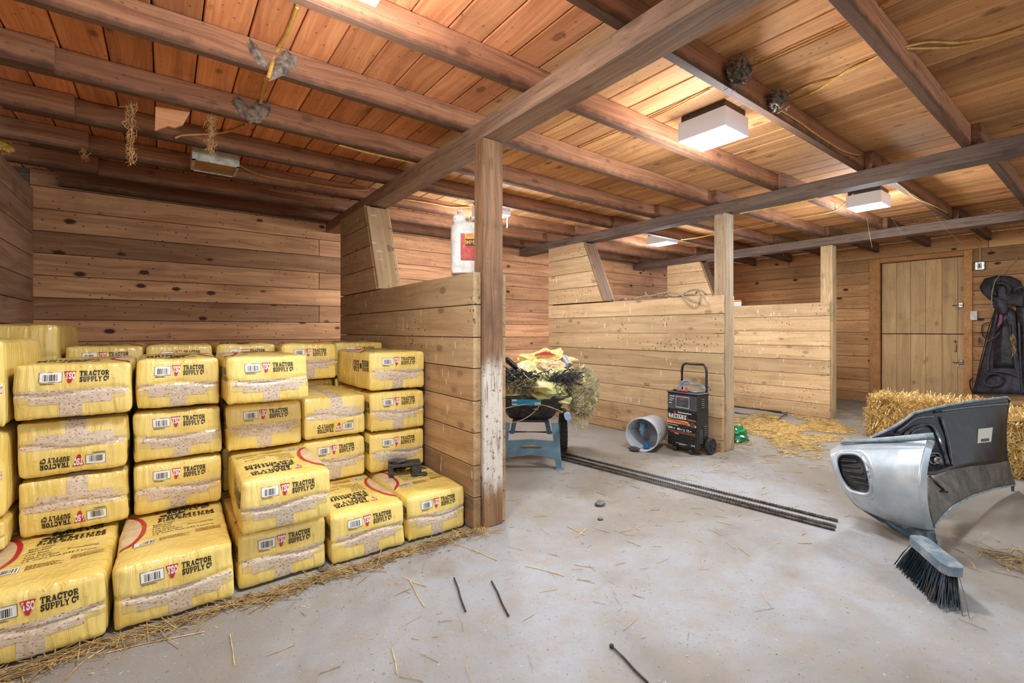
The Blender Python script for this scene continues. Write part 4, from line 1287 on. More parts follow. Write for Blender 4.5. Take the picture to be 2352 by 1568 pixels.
def smooth_path(pts, n=6):
    out = []
    P = [pts[0]] + list(pts) + [pts[-1]]
    for i in range(1, len(P) - 2):
        for k in range(n):
            t = k / n
            a, b_, c, d = P[i - 1], P[i], P[i + 1], P[i + 2]
            out.append(0.5 * ((2 * b_) + (c - a) * t + (2 * a - 5 * b_ + 4 * c - d) * t * t + (3 * b_ - a - 3 * c + d) * t ** 3))
    out.append(pts[-1])
    return out


rop = MB().tube(smooth_path(rp), 0.008, 8)
rop.tube(smooth_path([Vector((3.72, 2.95, 1.308)), Vector((3.70, 2.80, 1.33)), Vector((3.74, 2.62, 1.325)), Vector((3.78, 2.5, 1.312)), Vector((3.73, 2.35, 1.32)), Vector((3.69, 2.25, 1.31))]), 0.008, 8)
rop.tube(smooth_path([Vector((3.75, 2.45, 1.31)), Vector((3.78, 2.36, 1.36)), Vector((3.76, 2.25, 1.35)), Vector((3.74, 2.18, 1.308))]), 0.008, 8)
tag(rop.build('rope', M['rope'], smooth=True), 'pale coiled rope lying over the top of the middle partition', 'rope')
ch = MB()
cp = smooth_path([Vector((3.70, 3.22, 1.305)), Vector((3.72, 3.12, 1.306)), Vector((3.69, 3.02, 1.306)), Vector((3.73, 2.92, 1.306))], 7)
for i in range(len(cp) - 1):
    c = cp[i]; d = (cp[i + 1] - cp[i]).normalized()
    a, b_ = cross_frame(d)
    q = a if i % 2 else b_
    ch.tube([c + d * 0.012 * math.cos(t) + q * 0.007 * math.sin(t) + Vector((0, 0, 0.007)) for t in [k * math.pi / 5 for k in range(10)]], 0.0028, 5, closed=True)
tag(ch.build('chain', M['zinc'], smooth=True), 'short steel chain lying on the middle partition beside the rope', 'chain')


def at(o, loc, rz=0.0, rx=0.0, ry=0.0):
    o.location = Vector(loc) * S
    o.rotation_euler = (rx, ry, rz)
    return o


# ================================================================ WHEELBARROW WITH ITS LOAD
WL = Vector((2.119, 2.593, 0))
WR = -0.685
wbw = thing('wheelbarrow', 'black tub wheelbarrow on blue-grey legs behind the painted post, heaped with bags and netting', 'wheelbarrow', WL, WR)


def tubf(u, v):
    """u round the tub, v 0 at the bottom .. 1 at the rim"""
    t = u * 2 * math.pi
    c, s_ = math.cos(t), math.sin(t)
    sx = math.copysign(abs(c) ** 0.35, c); sy = math.copysign(abs(s_) ** 0.35, s_)
    hw = 0.165 + 0.135 * v; hl = 0.26 + 0.11 * v
    z = 0.345 + (0.17 + 0.05 * (0.5 + 0.5 * sy)) * v
    return Vector((sx * hw, 0.36 + sy * hl, z))


tb = MB().grid(tubf, 48, 6)
n0 = len(tb.v)
tb.add([tubf(k / 48, 0) for k in range(48)], [tuple(range(47, -1, -1))])
tb.build('tub', M['blackpl'], wbw, smooth=True, solid=0.008)
MB().tube([tubf(k / 48, 1.0) for k in range(48)], 0.011, 6, closed=True).build('tub_rim', M['blackpl'], wbw, smooth=True)


def tubfront(x_, z_, off=0.006):
    v = (z_ - 0.345) / 0.17
    return Vector((x_, 0.36 - (0.26 + 0.11 * v) - off, z_))


lab = MB()
for poly in rect(-0.138, 0.075, 0.455, 0.515, 6, 2):
    lab.add([tubfront(a, b_) for a, b_ in poly], [(0, 1, 2, 3)])
lab.build('label_sheet', M['cyan'], wbw)
lw = MB()
for poly in rect(-0.136, -0.10, 0.49, 0.51) + rect(-0.136, -0.10, 0.458, 0.47) + rect(0.03, 0.072, 0.458, 0.482) + rect(-0.138, 0.075, 0.512, 0.516):
    lw.add([tubfront(a, b_, 0.0075) for a, b_ in poly], [(0, 1, 2, 3)])
lw.build('label_print', M['white_ink'], wbw)['kind'] = 'stuff'
for sx in (-1, 1):
    hd = MB().tube([(0.262 * sx, -0.09, 0.395), (0.262 * sx, 0.3, 0.375), (0.20 * sx, 0.6, 0.33), (0.14 * sx, 0.8, 0.25)], 0.018, 12)
    hd.build('handle', M['bluegrey'], wbw, smooth=True)
    MB().tube([(0.262 * sx, -0.092, 0.395), (0.262 * sx, -0.02, 0.393)], 0.025, 14).build('grip', M['griphandle'], wbw, smooth=True)
    # front leg: stamped channel, splayed
    lg = MB()
    m = Matrix(((1, 0, 0.03 * sx / 0.36, 0), (0, 1, 0, 0), (0, 0, 1, 0), (0, 0, 0, 1)))
    for x0, x1, y0, y1 in ((-0.026, 0.026, -0.005, 0.0), (-0.026, -0.020, 0.0, 0.03), (0.020, 0.026, 0.0, 0.03)):
        vs = []
        for z, xo in ((0.002, 0.205), (0.335, 0.175)):
            k = 1 if z > 0.1 else 0.75
            vs += [Vector((xo * sx + x0 * k, y0, z)), Vector((xo * sx + x1 * k, y0, z)), Vector((xo * sx + x1 * k, y1, z)), Vector((xo * sx + x0 * k, y1, z))]
        lg.add(vs, [(3, 2, 1, 0), (4, 5, 6, 7), (0, 1, 5, 4), (1, 2, 6, 5), (2, 3, 7, 6), (3, 0, 4, 7)])
    lg.cbox(0.205 * sx - 0.034, 0.205 * sx + 0.034, -0.012, 0.035, 0.0, 0.008, 0.002)
    lg.build('leg', M['bluegrey'], wbw)
    # rear strut sloping back and inward
    rl = MB()
    vs = []
    for z, xo, yo in ((0.20, 0.145, 0.24), (0.345, 0.115, 0.24)):
        vs += [Vector((xo * sx - 0.018, yo, z)), Vector((xo * sx + 0.018, yo, z)), Vector((xo * sx + 0.018, yo + 0.02, z)), Vector((xo * sx - 0.018, yo + 0.02, z))]
    rl.add(vs, [(3, 2, 1, 0), (4, 5, 6, 7), (0, 1, 5, 4), (1, 2, 6, 5), (2, 3, 7, 6), (3, 0, 4, 7)])
    rl.build('strut', M['bluegrey'], wbw)
    MB().tube([(0.18 * sx, 0.01, 0.05 + 0.005), (0.18 * sx, 0.01, 0.06)], 0.006, 6).build('bolt', M['zinc'], wbw)
    # wheel
    wm = Matrix.Translation((0.268 * sx, 0.52, 0.155)) @ Matrix.Rotation(math.radians(90), 4, 'Y')
    w = MB().lathe([(0.09, -0.02), (0.125, -0.03), (0.15, -0.026), (0.153, 0), (0.15, 0.026), (0.125, 0.03), (0.09, 0.02)], 28, wm, caps=True)
    for k in range(28):
        t = 2 * math.pi * k / 28
        w.box(-0.028, 0.028, -0.006, 0.006, 0.148, 0.157, Matrix.Translation((0.268 * sx, 0.52, 0.155)) @ Matrix.Rotation(t, 4, 'X'))
    wo = w.build('wheel', M['rubber'], wbw)
    MB().lathe([(0.085, -0.024), (0.07, -0.026), (0.03, -0.032), (0.03, 0.032), (0.07, 0.026), (0.085, 0.024)], 20, wm).build('hub', M['blackpl'], wo)
# cross brace with a slot between the front legs
br = MB()
N = 22
for i in range(N):
    x0, x1 = -0.185 + 0.37 * i / N, -0.185 + 0.37 * (i + 1) / N
    def edge(x_, top): return (0.205 + 0.012 * (1 - abs(x_) / 0.185) if top else 0.082 + 0.022 * (1 - abs(x_) / 0.185))
    def slot(x_): return 0.0 if abs(x_) > 0.083 else 0.012 * (1 - (abs(x_) / 0.083) ** 6)
    for lo_, hi_ in ((0, .5), (.5, 1)):
        vs = []
        for yy in (-0.008, -0.002):
            for x_ in (x0, x1):
                mid_ = 0.152 + 0.012 * (1 - abs(x_) / 0.185)
                z0_ = edge(x_, False) if lo_ == 0 else mid_ + slot(x_)
                z1_ = mid_ - slot(x_) if lo_ == 0 else edge(x_, True)
                vs += [Vector((x_, yy, z0_)), Vector((x_, yy, z1_))]
        br.add(vs, [(0, 2, 3, 1), (4, 5, 7, 6), (0, 4, 6, 2), (1, 3, 7, 5)])
br.build('cross_brace', M['bluegrey'], wbw)
MB().tube([(-0.268, 0.52, 0.155), (0.268, 0.52, 0.155)], 0.011, 10).build('axle', M['zinc'], wbw, smooth=True)
MB().cbox(-0.13, 0.13, 0.1, 0.6, 0.318, 0.342, 0.006).build('undertray', M['blackmetal'], wbw)
# load
def crumple(name, c, r, sq, seed, mat, label, cat, amp=0.42, nf=2.2, n=46):
    b = MB()
    def fn(u, v):
        th = u * 2 * math.pi; ph = v * math.pi
        d = Vector((math.cos(th) * math.sin(ph), math.sin(th) * math.sin(ph), math.cos(ph)))
        s0 = Vector((seed * 3.1, seed * 1.7, seed * 0.7))
        k = 1 + amp * noise.noise(d * nf + s0) + amp * 0.35 * (1 - 2 * abs(noise.noise(d * nf * 2.3 + s0)))
        return Vector((c[0] + d.x * r * k * sq[0], c[1] + d.y * r * k * sq[1], c[2] + d.z * r * k * sq[2]))
    b.grid(fn, n, n // 2)
    o = b.build(name, mat, None)
    at(o, WL, WR)
    tag(o, label, cat)
    return o


crumple('feed_bag', (0.03, 0.30, 0.565), 0.24, (1.2, 1.32, 0.58), 2, M['greenyel'], 'greenish yellow empty bag spilling over the wheelbarrow rim under the netting', 'bag')
yb = crumple('feed_bag', (0.12, 0.48, 0.73), 0.15, (1.25, 0.9, 0.62), 5, M['paleyel'], 'crumpled yellow bag with a red stripe on top of the wheelbarrow heap', 'bag', amp=0.5)
st = MB()
crn = Vector((0.12, 0.48, 0.73))
st.grid(lambda a, b_: Vector((0.03 + 0.17 * a, 0.34 + 0.03 * a, 0.80 + 0.018 * math.sin(a * 3) + 0.03 * (b_ - 0.5) * math.sin(math.pi * max(0.05, a)))), 10, 2)
st.build('red_stripe', M['red_ink'], yb, solid=0.004)
crumple('feed_bag', (0.16, 0.30, 0.69), 0.085, (1.2, 0.8, 0.8), 8, M['cream_ink'], 'pale cream crumpled bag tucked beneath the yellow one on the wheelbarrow', 'bag', amp=0.55)
# scoop lying on the net
scp = MB()
def scoopf(u, v):
    t = (u - 0.5) * math.pi * 0.9
    x = -0.02 + 0.30 * (v - 0.5); w = 0.065 * (1 - 0.35 * v)
    return Vector((-0.06 + x * 0.8, 0.22 + math.sin(t) * w, 0.76 - 0.20 * v + (1 - math.cos(t)) * 0.055))
scp.grid(scoopf, 10, 10)
tag(at(scp.build('scoop', M['blackpl'], smooth=True, solid=0.007), WL, WR), 'black plastic scoop lying tilted on the netting of the wheelbarrow', 'scoop')
# netting: bundled strands draped across the front of the heap
nt = MB()
rn = random.Random(21)
for i in range(150):
    x0 = rn.uniform(-0.28, 0.22); L = rn.uniform(0.12, 0.3)
    pts = []
    ph = rn.uniform(0, 6); y0_ = rn.uniform(-0.02, 0.2); z0_ = rn.uniform(0.0, 1.0)
    for k in range(8):
        x_ = min(x0 + L * (k / 7), 0.36 + 0.06 * math.sin(i + k))
        zz = 0.715 - 0.10 * z0_ - 0.03 * math.sin(x_ * 5 + 1) + 0.02 * math.sin(k * 1.7 + ph)
        pts.append(Vector((x_, 0.02 + y0_ + 0.03 * math.sin(k * 1.1 + ph), zz)))
    nt.tube(pts, rn.uniform(0.003, 0.0055), 4, caps=False)
for i in range(-9, 10):
    for sgn in (-1, 1):
        pts = []
        for k in range(9):
            f = k / 8
            x_ = i * 0.035 + sgn * 0.10 * f
            if abs(x_) > 0.33: continue
            pts.append(Vector((x_ + 0.008 * math.sin(k * 2 + i), -0.035 + 0.05 * (1 - f) ** 2 + 0.01 * math.sin(i + k), 0.70 - 0.155 * f)))
        if len(pts) > 2: nt.tube(pts, 0.0026, 4, caps=False)
ntb = nt.build('hay_net', M['net'])
tag(at(ntb, WL, WR), 'black knotted hay netting bundled across the wheelbarrow heap', 'netting', kind='stuff')
# straw tuft in the net and the bunch of hay hanging at the right
hs = straws(2600, lambda rg: (lambda th, ph, rr: (Vector((0.385 + 0.115 * rr * math.cos(th) * math.sin(ph), 0.16 + 0.12 * rr * math.sin(th) * math.sin(ph), 0.545 + 0.165 * rr * math.cos(ph))), Vector((-math.sin(th) + rg.uniform(-.5, .5), rg.uniform(-.6, .6), rg.uniform(-1.2, 1.0)))))(rg.uniform(0, 6.28), rg.uniform(0, 3.14), rg.uniform(0.75, 1.02)), 0.04, 0.11, 0.0024, 31)
hs.blob((0.385, 0.16, 0.55), 0.105, 4, 0.3, 3, sq=(1, 1, 1.45))
for k in range(60):
    a = rn.uniform(0.30, 0.45)
    hs.tube([(a, 0.13, 0.42), (a + rn.uniform(-.02, .02), 0.12, 0.34), (a + rn.uniform(-.03, .03), 0.12, rn.uniform(0.24, 0.34))], 0.0014, 3, caps=False)
tag(at(hs.build('hay_bunch', M['hay']), WL, WR), 'bunch of grey-green hay hanging over the side of the wheelbarrow', 'hay', kind='stuff')
hs = straws(200, lambda rg: (Vector((rg.gauss(-0.03, 0.07), rg.gauss(0.0, 0.02), rg.gauss(0.60, 0.03))), None), 0.03, 0.08, 0.0016, 33, tilt=0.8)
tag(at(hs.build('hay_tuft', M['hay']), WL, WR), 'tuft of hay caught in the netting on the wheelbarrow front', 'hay', kind='stuff')
tag(at(MB().tube([(0.27, 0.30, 0.66), (0.30, 0.30, 0.73), (0.27, 0.38, 0.78)], 0.03, 14).build('pipe', M['pipegrey'], smooth=True), WL, WR), 'short grey pipe end sticking out of the wheelbarrow heap', 'pipe')
sticks = MB()
sticks.tube(smooth_path([Vector((-0.2, -0.03, 0.44)), Vector((-0.02, -0.04, 0.475)), Vector((0.10, -0.05, 0.468)), Vector((0.23, -0.07, 0.425))]), 0.003, 5)
sticks.tube(smooth_path([Vector((-0.22, -0.04, 0.345)), Vector((-0.1, -0.05, 0.35)), Vector((0.0, -0.05, 0.40)), Vector((0.06, -0.05, 0.462))]), 0.003, 5)
tag(at(sticks.build('twig', M['strawd']), WL, WR), 'dry forked twig hanging on the front of the wheelbarrow tub', 'twig')

# ================================================================ BUCKET
bk = Vector((3.157, 2.414, 0.139))
ax = Vector((0.955, 0.297, 0.0)).normalized()
bt_ = thing('bucket', 'translucent white bucket lying on its side on the floor, mouth to the viewer', 'bucket', bk, rz=math.atan2(ax.y, ax.x))
bm4 = Matrix.Rotation(math.radians(90), 4, 'Y')
prof = [(0.135, 0.0), (0.1385, 0.0), (0.1385, 0.012), (0.134, 0.014), (0.1385, 0.018), (0.1385, 0.03), (0.133, 0.034), (0.138, 0.05), (0.132, 0.055), (0.121, 0.30), (0.119, 0.305), (0.0, 0.305), (0.0, 0.299), (0.116, 0.298), (0.127, 0.06), (0.132, 0.0), (0.135, 0.0)]
MB().lathe(prof, 36, bm4, caps=False).build('shell', M['bucket'], bt_, smooth=True)
pr = MB()
rg = random.Random(8)
for k in range(26):
    z = 0.13 + 0.011 * (k % 12); a0 = math.radians(-150 + rg.uniform(-10, 40))
    rr = 0.1295 - (z - 0.055) * 0.045 + 0.0012
    for q in range(4):
        t0, t1 = a0 + q * 0.06, a0 + q * 0.06 + 0.05
        pr.add([Vector((z, rr * math.cos(t0), rr * math.sin(t0) * 1)), Vector((z + 0.006, rr * math.cos(t0), rr * math.sin(t0))), Vector((z + 0.006, rr * math.cos(t1), rr * math.sin(t1))), Vector((z, rr * math.cos(t1), rr * math.sin(t1)))], [(0, 1, 2, 3)])
pr.build('printed_label', M['black_ink'], bt_)['kind'] = 'stuff'
MB().tube([Vector((0.02 + 0.15 * math.sin(t), 0.141 * math.cos(t), 0.1 * math.sin(t) * 0 - 0.0 + 0.02)) for t in [k * math.pi / 14 for k in range(15)]], 0.0025, 6).build('wire_handle', M['zinc'], bt_, smooth=True)
gl = MB().blob((0.16, 0.045, 0.03), 0.048, 9, 0.6, 2.6, sq=(1.1, 0.5, 1.3), n=20, m=12)
tag(at(gl.build('glove', M['blueglove'], smooth=True), bk, math.atan2(ax.y, ax.x)), 'pale blue rubber glove stuck inside the lying bucket', 'glove')
dj = MB().blob((0.02, 0.01, -0.098), 0.032, 11, 0.5, 3, sq=(1.2, 1.2, 0.8)).blob((-0.03, 0.05, -0.112), 0.024, 12, 0.5, 3, sq=(1.2, 1.8, 0.8))
tag(at(MB().blob((0.06, -0.02, -0.098), 0.028, 13, 0.3, 2, sq=(1, 1, 1)).build('bottle_cap', M['bluecap'], smooth=True), bk, math.atan2(ax.y, ax.x)), 'small blue plastic piece lying in the bucket mouth', 'scrap')
tag(at(MB().blob((-0.03, 0.055, -0.116), 0.022, 12, 0.5, 3, sq=(1.2, 2.2, 0.8)).build('debris_clump', M['rod']), bk, math.atan2(ax.y, ax.x)), 'dark clump of debris on the floor at the bucket mouth', 'debris')

# ================================================================ BATTERY CHARGER
BC = Vector((3.462, 2.187, 0))
bc = thing('battery_charger', 'black wheeled battery charger with an orange stripe beside the grey post', 'charger', BC, rz=math.radians(-92))
W2, D2 = 0.139, 0.078
MB().cbox(-W2, W2, -D2, D2, 0.052, 0.485, 0.004).build('case', M['blackmetal'], bc)
MB().cbox(-W2 - 0.006, W2 + 0.006, -D2 - 0.008, D2 + 0.006, 0.485, 0.495, 0.003).build('lid', M['greypr'], bc)
FYc = -D2 - 0.0012


def fr2(polys, off=0.0):
    b = MB()
    for poly in polys:
        b.add([Vector((-W2 + 2 * W2 * p, FYc - off, 0.052 + 0.433 * q)) for p, q in poly], [tuple(range(len(poly)))])
    return b


fr2(rect(0.02, 0.985, 0.70, 0.975)).build('control_panel', M['greypr'], bc)
d2 = fr2(rect(0.30, 0.74, 0.735, 0.742) + rect(0.30, 0.74, 0.935, 0.942) + rect(0.30, 0.307, 0.735, 0.942) + rect(0.733, 0.74, 0.735, 0.942) + rect(0.08, 0.25, 0.93, 0.94) + rect(0.08, 0.22, 0.885, 0.893) + rect(0.06, 0.18, 0.85, 0.858) + rect(0.06, 0.15, 0.80, 0.81)
         + fonttext('Schumacher', 0.36, 0.628, 0.030, 0.46) + slab('BATTERY', 0.04, 0.545, 0.66, 0.60) + slab('CHARGER', 0.05, 0.518, 0.66, 0.543)
         + fonttext('200', 0.03, 0.31, 0.042, 0.15) + fonttext('40', 0.33, 0.305, 0.042, 0.12) + fonttext('2', 0.55, 0.30, 0.042, 0.05) + fonttext('12', 0.66, 0.30, 0.042, 0.08)
         + fonttext('AMP', 0.2, 0.315, 0.02, 0.07) + fonttext('AMP', 0.46, 0.31, 0.02, 0.06) + fonttext('AMP', 0.76, 0.305, 0.02, 0.06) + fonttext('6 & 12', 0.80, 0.05, 0.03, 0.13) + rect(0.03, 0.38, 0.385, 0.392) + rect(0.30, 0.68, 0.055, 0.060) + rect(0.40, 0.60, 0.035, 0.040), 0.0006)
d2.build('lettering', M['white_ink'], bc)['kind'] = 'stuff'
fr2([[(0.03, 0.500), (0.97, 0.445), (0.97, 0.40), (0.03, 0.455)]] + rect(0.0, 0.72, 0.42, 0.49) + rect(0.02, 0.95, 0.275, 0.280) + rect(0.1, 0.95, 0.25, 0.254) + rect(0.25, 0.4, 0.225, 0.24), 0.0004).build('orange_stripe', M['orange'], bc)
fr2(fonttext('SE-4020-CA', 0.71, 0.512, 0.026, 0.26) + rect(0.675, 0.68, 0.51, 0.585), 0.0007).build('model_print', M['orange'], bc)['kind'] = 'stuff'
fr2([[(0.22, 0.655), (0.30, 0.668), (0.26, 0.63), (0.32, 0.655), (0.25, 0.60)]] + [[(0.50 + 0.07 * math.cos(t * .524), 0.895 + 0.018 * math.sin(t * .524)) for t in range(12)]], 0.0007).build('red_mark', M['red_ink'], bc)
fr2([[(0.845 + 0.085 * math.cos(t * .35), 0.445 + 0.055 * math.sin(t * .35)) for t in range(18)]], 0.0010).build('round_badge', M['greypr'], bc)
for z0_, n_, x0_ in ((0.38, 5, -0.03), (0.10, 7, -0.055), (0.16, 5, 0.01)):
    for k in range(n_):
        MB().cbox(W2 + 0.0003, W2 + 0.006, x0_, x0_ + 0.045, z0_ + k * 0.016, z0_ + k * 0.016 + 0.006, 0.002).build('louver', M['greypr'], bc)
hp = [(-0.115, 0.07, 0.40), (-0.115, 0.07, 0.66), (-0.108, 0.07, 0.70), (-0.085, 0.07, 0.72), (0.085, 0.07, 0.72), (0.108, 0.07, 0.70), (0.115, 0.07, 0.66), (0.115, 0.07, 0.40)]
MB().tube([Vector((p[0], 0.088, p[2])) for p in hp], 0.0105, 10).build('handle', M['blackmetal'], bc, smooth=True)
for sx in (-1, 1):
    wm = Matrix.Translation((0.160 * sx, 0.075, 0.068)) @ Matrix.Rotation(math.radians(90), 4, 'Y')
    w = MB().lathe([(0.045, -0.012), (0.06, -0.016), (0.067, -0.010), (0.067, 0.010), (0.06, 0.016), (0.045, 0.012)], 28, wm)
    wo = w.build('wheel', M['rubber'], bc, smooth=True)
    hb = MB().lathe([(0.016, -0.018), (0.016, 0.018)], 14, wm)
    for k in range(6):
        hb.box(-0.017, 0.017, -0.004, 0.004, 0.01, 0.046, Matrix.Translation((0.160 * sx, 0.075, 0.068)) @ Matrix.Rotation(k * math.pi / 3, 4, 'X'))
    hb.build('hub', M['blackpl'], wo)
    cm = Matrix.Translation((0.075 * sx, -0.055, 0.024)) @ Matrix.Rotation(math.radians(90), 4, 'Y')
    MB().lathe([(0.016, -0.012), (0.023, -0.01), (0.023, 0.01), (0.016, 0.012)], 16, cm).build('caster', M['rubber'], bc, smooth=True)
    MB().box(0.075 * sx - 0.016, 0.075 * sx - 0.013, -0.065, -0.045, 0.02, 0.053).box(0.075 * sx + 0.013, 0.075 * sx + 0.016, -0.065, -0.045, 0.02, 0.053).build('caster_fork', M['blackmetal'], bc)
MB().tube([(-0.16, 0.075, 0.068), (0.16, 0.075, 0.068)], 0.006, 8).build('axle', M['blackmetal'], bc)
cb = MB()
rg = random.Random(17)
for k in range(5):
    pts = [Vector((-0.13 + 0.05 * rg.random(), 0.03, 0.502)), Vector((-0.10 + 0.04 * rg.random(), 0.05, 0.54 + 0.01 * k)), Vector((0.0, 0.07, 0.545 + 0.012 * rg.random())), Vector((0.10, 0.06, 0.53 + 0.02 * rg.random())), Vector((0.125, 0.04, 0.512)), Vector((0.05, 0.02 - 0.01 * k, 0.503)), Vector((-0.04, 0.03, 0.503 + 0.008 * k))]
    cb.tube(smooth_path(pts), 0.0048, 6)
cbo = cb.build('cable', M['bluedust'], bc, smooth=True)
MB().cbox(-0.075, 0.03, -0.05, -0.028, 0.497, 0.515, 0.005).build('clamp', M['redclamp'], bc)
MB().cbox(-0.115, -0.078, -0.045, -0.025, 0.497, 0.512, 0.005).build('clamp', M['blackpl'], bc)

# ================================================================ GREEN BAG, RAKE, ROD
gc = Vector((4.13, 2.13, 0.0))
gb = MB()
def gfn(u, v):
    th = u * 2 * math.pi; ph = v * math.pi
    d = Vector((math.cos(th) * math.sin(ph), math.sin(th) * math.sin(ph), math.cos(ph)))
    k = 1 + 0.55 * noise.noise(d * 2.4 + Vector((3, 9, 1))) + 0.25 * abs(noise.noise(d * 6))
    return Vector((d.x * 0.10 * k, d.y * 0.085 * k, max(0.001, 0.055 + d.z * 0.075 * k)))
gb.grid(gfn, 24, 14)
tag(at(gb.build('plastic_bag', M['green']), gc), 'crumpled green plastic bag on the floor behind the grey post', 'bag')
rk = thing('rake', 'black pole with a thin cross head lying on the floor of the far stall', 'rake', (5.79, 2.40, 0))
MB().tube([Vector((5.78, 2.44, 0.045)), Vector((5.42, 2.98, 0.10)), Vector((5.0, 3.6, 0.16))], 0.017, 10).build('pole', M['blackpl'], rk, smooth=True, org=(5.79, 2.40, 0))
MB().tube([onZ(1785, 966, 0.008), onZ(1808, 946, 0.03)], 0.006, 6).tube([Vector((5.78, 2.44, 0.04)), Vector((5.80, 2.38, 0.02))], 0.012, 8).build('head', M['rod'], rk, org=(5.79, 2.40, 0))
tag(MB().tube([onZ(1688, 947, 0.008), onZ(1785, 963, 0.008)], 0.0065, 8).build('iron_rod', M['rod']), 'thin dark iron rod on the floor beside the black pole', 'rod')

# ================================================================ REBARS AND SHORT RODS
def rebar(p, q, r, lab):
    b = MB()
    p = Vector((p[0], p[1], r * 1.05)); q = Vector((q[0], q[1], r * 1.05))
    b.tube([p, q], r, 8)
    L = (q - p).length; d = (q - p).normalized(); a, c = cross_frame(d)
    n = int(L / 0.016)
    vs = []; m_ = MB()
    for i in range(n):
        cpt = p + d * (i + 0.5) * 0.016
        pts = [cpt + (a * math.cos(t) + c * math.sin(t)) * r * 1.0 for t in [k * math.pi / 3 for k in range(6)]]
        b.tube(pts, r * 0.16, 3, closed=True)
    return tag(b.build('rebar', M['steel']), lab, 'steel bar', 'ribbed steel bars on the floor')
rebar(onZ(1290, 1042, 0), onZ(1924, 1199, 0), 0.0085, 'ribbed steel bar lying on the floor, farthest of the three, slightly apart')
rebar(onZ(1288, 1049, 0), onZ(1920, 1212, 0), 0.0085, 'ribbed steel bar lying in the middle of three on the floor')
rebar(onZ(1287, 1055, 0), onZ(1917, 1219, 0), 0.0085, 'ribbed steel bar on the floor, nearest the viewer of the three')
for (a, b_, lab, hd) in (((1043, 1327), (1069, 1403), 'short thin black rod on the concrete, left one of the near-parallel pair', False), ((1129, 1334), (1168, 1414), 'short thin black rod on the concrete, right one of the near-parallel pair', False), ((1405, 1483), (1488, 1567), 'longer black rod with a ball end at the lower picture edge', True)):
    p, q = onZ(a[0], a[1], 0.006), onZ(b_[0], b_[1], 0.006)
    m_ = MB().tube([p, p.lerp(q, 0.33) + Vector((0.002, 0, 0)), p.lerp(q, 0.66) - Vector((0.002, 0.001, 0)), q], 0.0036, 7)
    if hd: m_.blob(p, 0.0075, 1, 0.05, n=12, m=8)
    tag(m_.build('metal_rod', M['rod']), lab, 'rod')
for (u, v, r, lab) in ((1378, 1160, 0.026, 'flat grey stone on the concrete right of the painted post'), (1379, 1193, 0.013, 'small dark pebble in front of the flat grey stone'), (742, 1309, 0.016, 'small stone in the straw at the foot of the bags')):
    p = onZ(u, v, 0.0)
    tag(MB().blob((p.x, p.y, r * 0.42), r, u, 0.35, 2, sq=(1.25, 1.0, 0.42)).build('stone', M['stone'], smooth=True), lab, 'stone')

# ================================================================ BUMPER PANEL
bp = thing('car_bumper', 'upturned car front end with a dull chrome bumper corner and dark inner panel', 'car part', (2.95, 0.75, 0))
bo = (2.95, 0.75, 0)
TOP = [(1908, 1034, 2.46), (1937, 1018, 2.42), (2000, 1014, 2.33), (2070, 1011, 2.22), (2130, 1008, 2.13), (2146, 1014, 2.13)]
BOT = [(1953, 1146, 2.43), (1979, 1168, 2.36), (2032, 1192, 2.27), (2085, 1209, 2.18), (2128, 1216, 2.11), (2145, 1217, 2.11)]
MID = [(1917, 1085, 2.42), (1943, 1098, 2.34), (2002, 1106, 2.22), (2062, 1110, 2.12), (2112, 1112, 2.05), (2127, 1112, 2.07)]


def lerp_row(row, u):
    k = u * (len(row) - 1); i = min(int(k), len(row) - 2); f = k - i
    return Vector(row[i]).lerp(Vector(row[i + 1]), f)


def chromef(u, v, push=0.0):
    a, m_, b_ = lerp_row(TOP, u), lerp_row(MID, u), lerp_row(BOT, u)
    # quadratic through three rows (v = 0 top, .5 mid, 1 bottom)
    p = a * (2 * (v - 0.5) * (v - 1)) + m_ * (-4 * v * (v - 1)) + b_ * (2 * v * (v - 0.5))
    if v < 0.10:   # rolled top lip
        p.z += 0.05 * (0.10 - v) / 0.10
    return atD(p[0], p[1], p[2] + push)


# fog lamp recess: quads inside the oval are left out
HC = (0.235, 0.42); HR = (0.145, 0.27)
cg = MB(); NU, NV = 112, 80
vs = [None] * ((NU + 1) * (NV + 1))
def in_hole(u, v): return (abs((u - HC[0] - 0.06 * (v - .42)) / HR[0]) ** 3 + abs((v - HC[1]) / HR[1]) ** 3) 
for j in range(NV + 1):
    for i in range(NU + 1):
        u, v = i / NU, j / NV
        h = in_hole(u, v)
        push = 0.0
        if h < 2.2: push = 0.012 * (1 - (h - 1) / 1.2 if h > 1 else 1)
        vs[j * (NU + 1) + i] = chromef(u, v, push)
fs = []
for j in range(NV):
    for i in range(NU):
        if in_hole((i + .5) / NU, (j + .5) / NV) < 1.0: continue
        fs.append((j * (NU + 1) + i, (j + 1) * (NU + 1) + i, (j + 1) * (NU + 1) + i + 1, j * (NU + 1) + i + 1))
cg.add(vs, fs)
cg.build('chrome_panel', M['chrome'], bp, smooth=True, org=bo, solid=0.006)
hv = MB()
def holef(a, r):
    t = a * 2 * math.pi
    c, s_ = math.cos(t), math.sin(t)
    u = HC[0] + HR[0] * math.copysign(abs(c) ** .667, c) * r; v = HC[1] + HR[1] * math.copysign(abs(s_) ** .667, s_) * r
    return chromef(u + 0.06 * (v - .42), v, 0.012 + 0.028 * (1.04 - r) / 0.25 if r > 0.79 else 0.043)
hv.grid(lambda a, b_: holef(a, 1.08 - 0.29 * b_), 72, 4)
hv.grid(lambda a, b_: holef(a, max(0.001, 0.79 * (1 - b_))), 40, 3)
MB().tube([holef(k / 72, 1.06) - Vector((0.002, 0.001, 0)) for k in range(72)], 0.0085, 8, closed=True).build('recess_lip', M['chrome'], bp, smooth=True, org=bo)
hv.build('lamp_recess', M['greypr'], bp, smooth=True, org=bo)
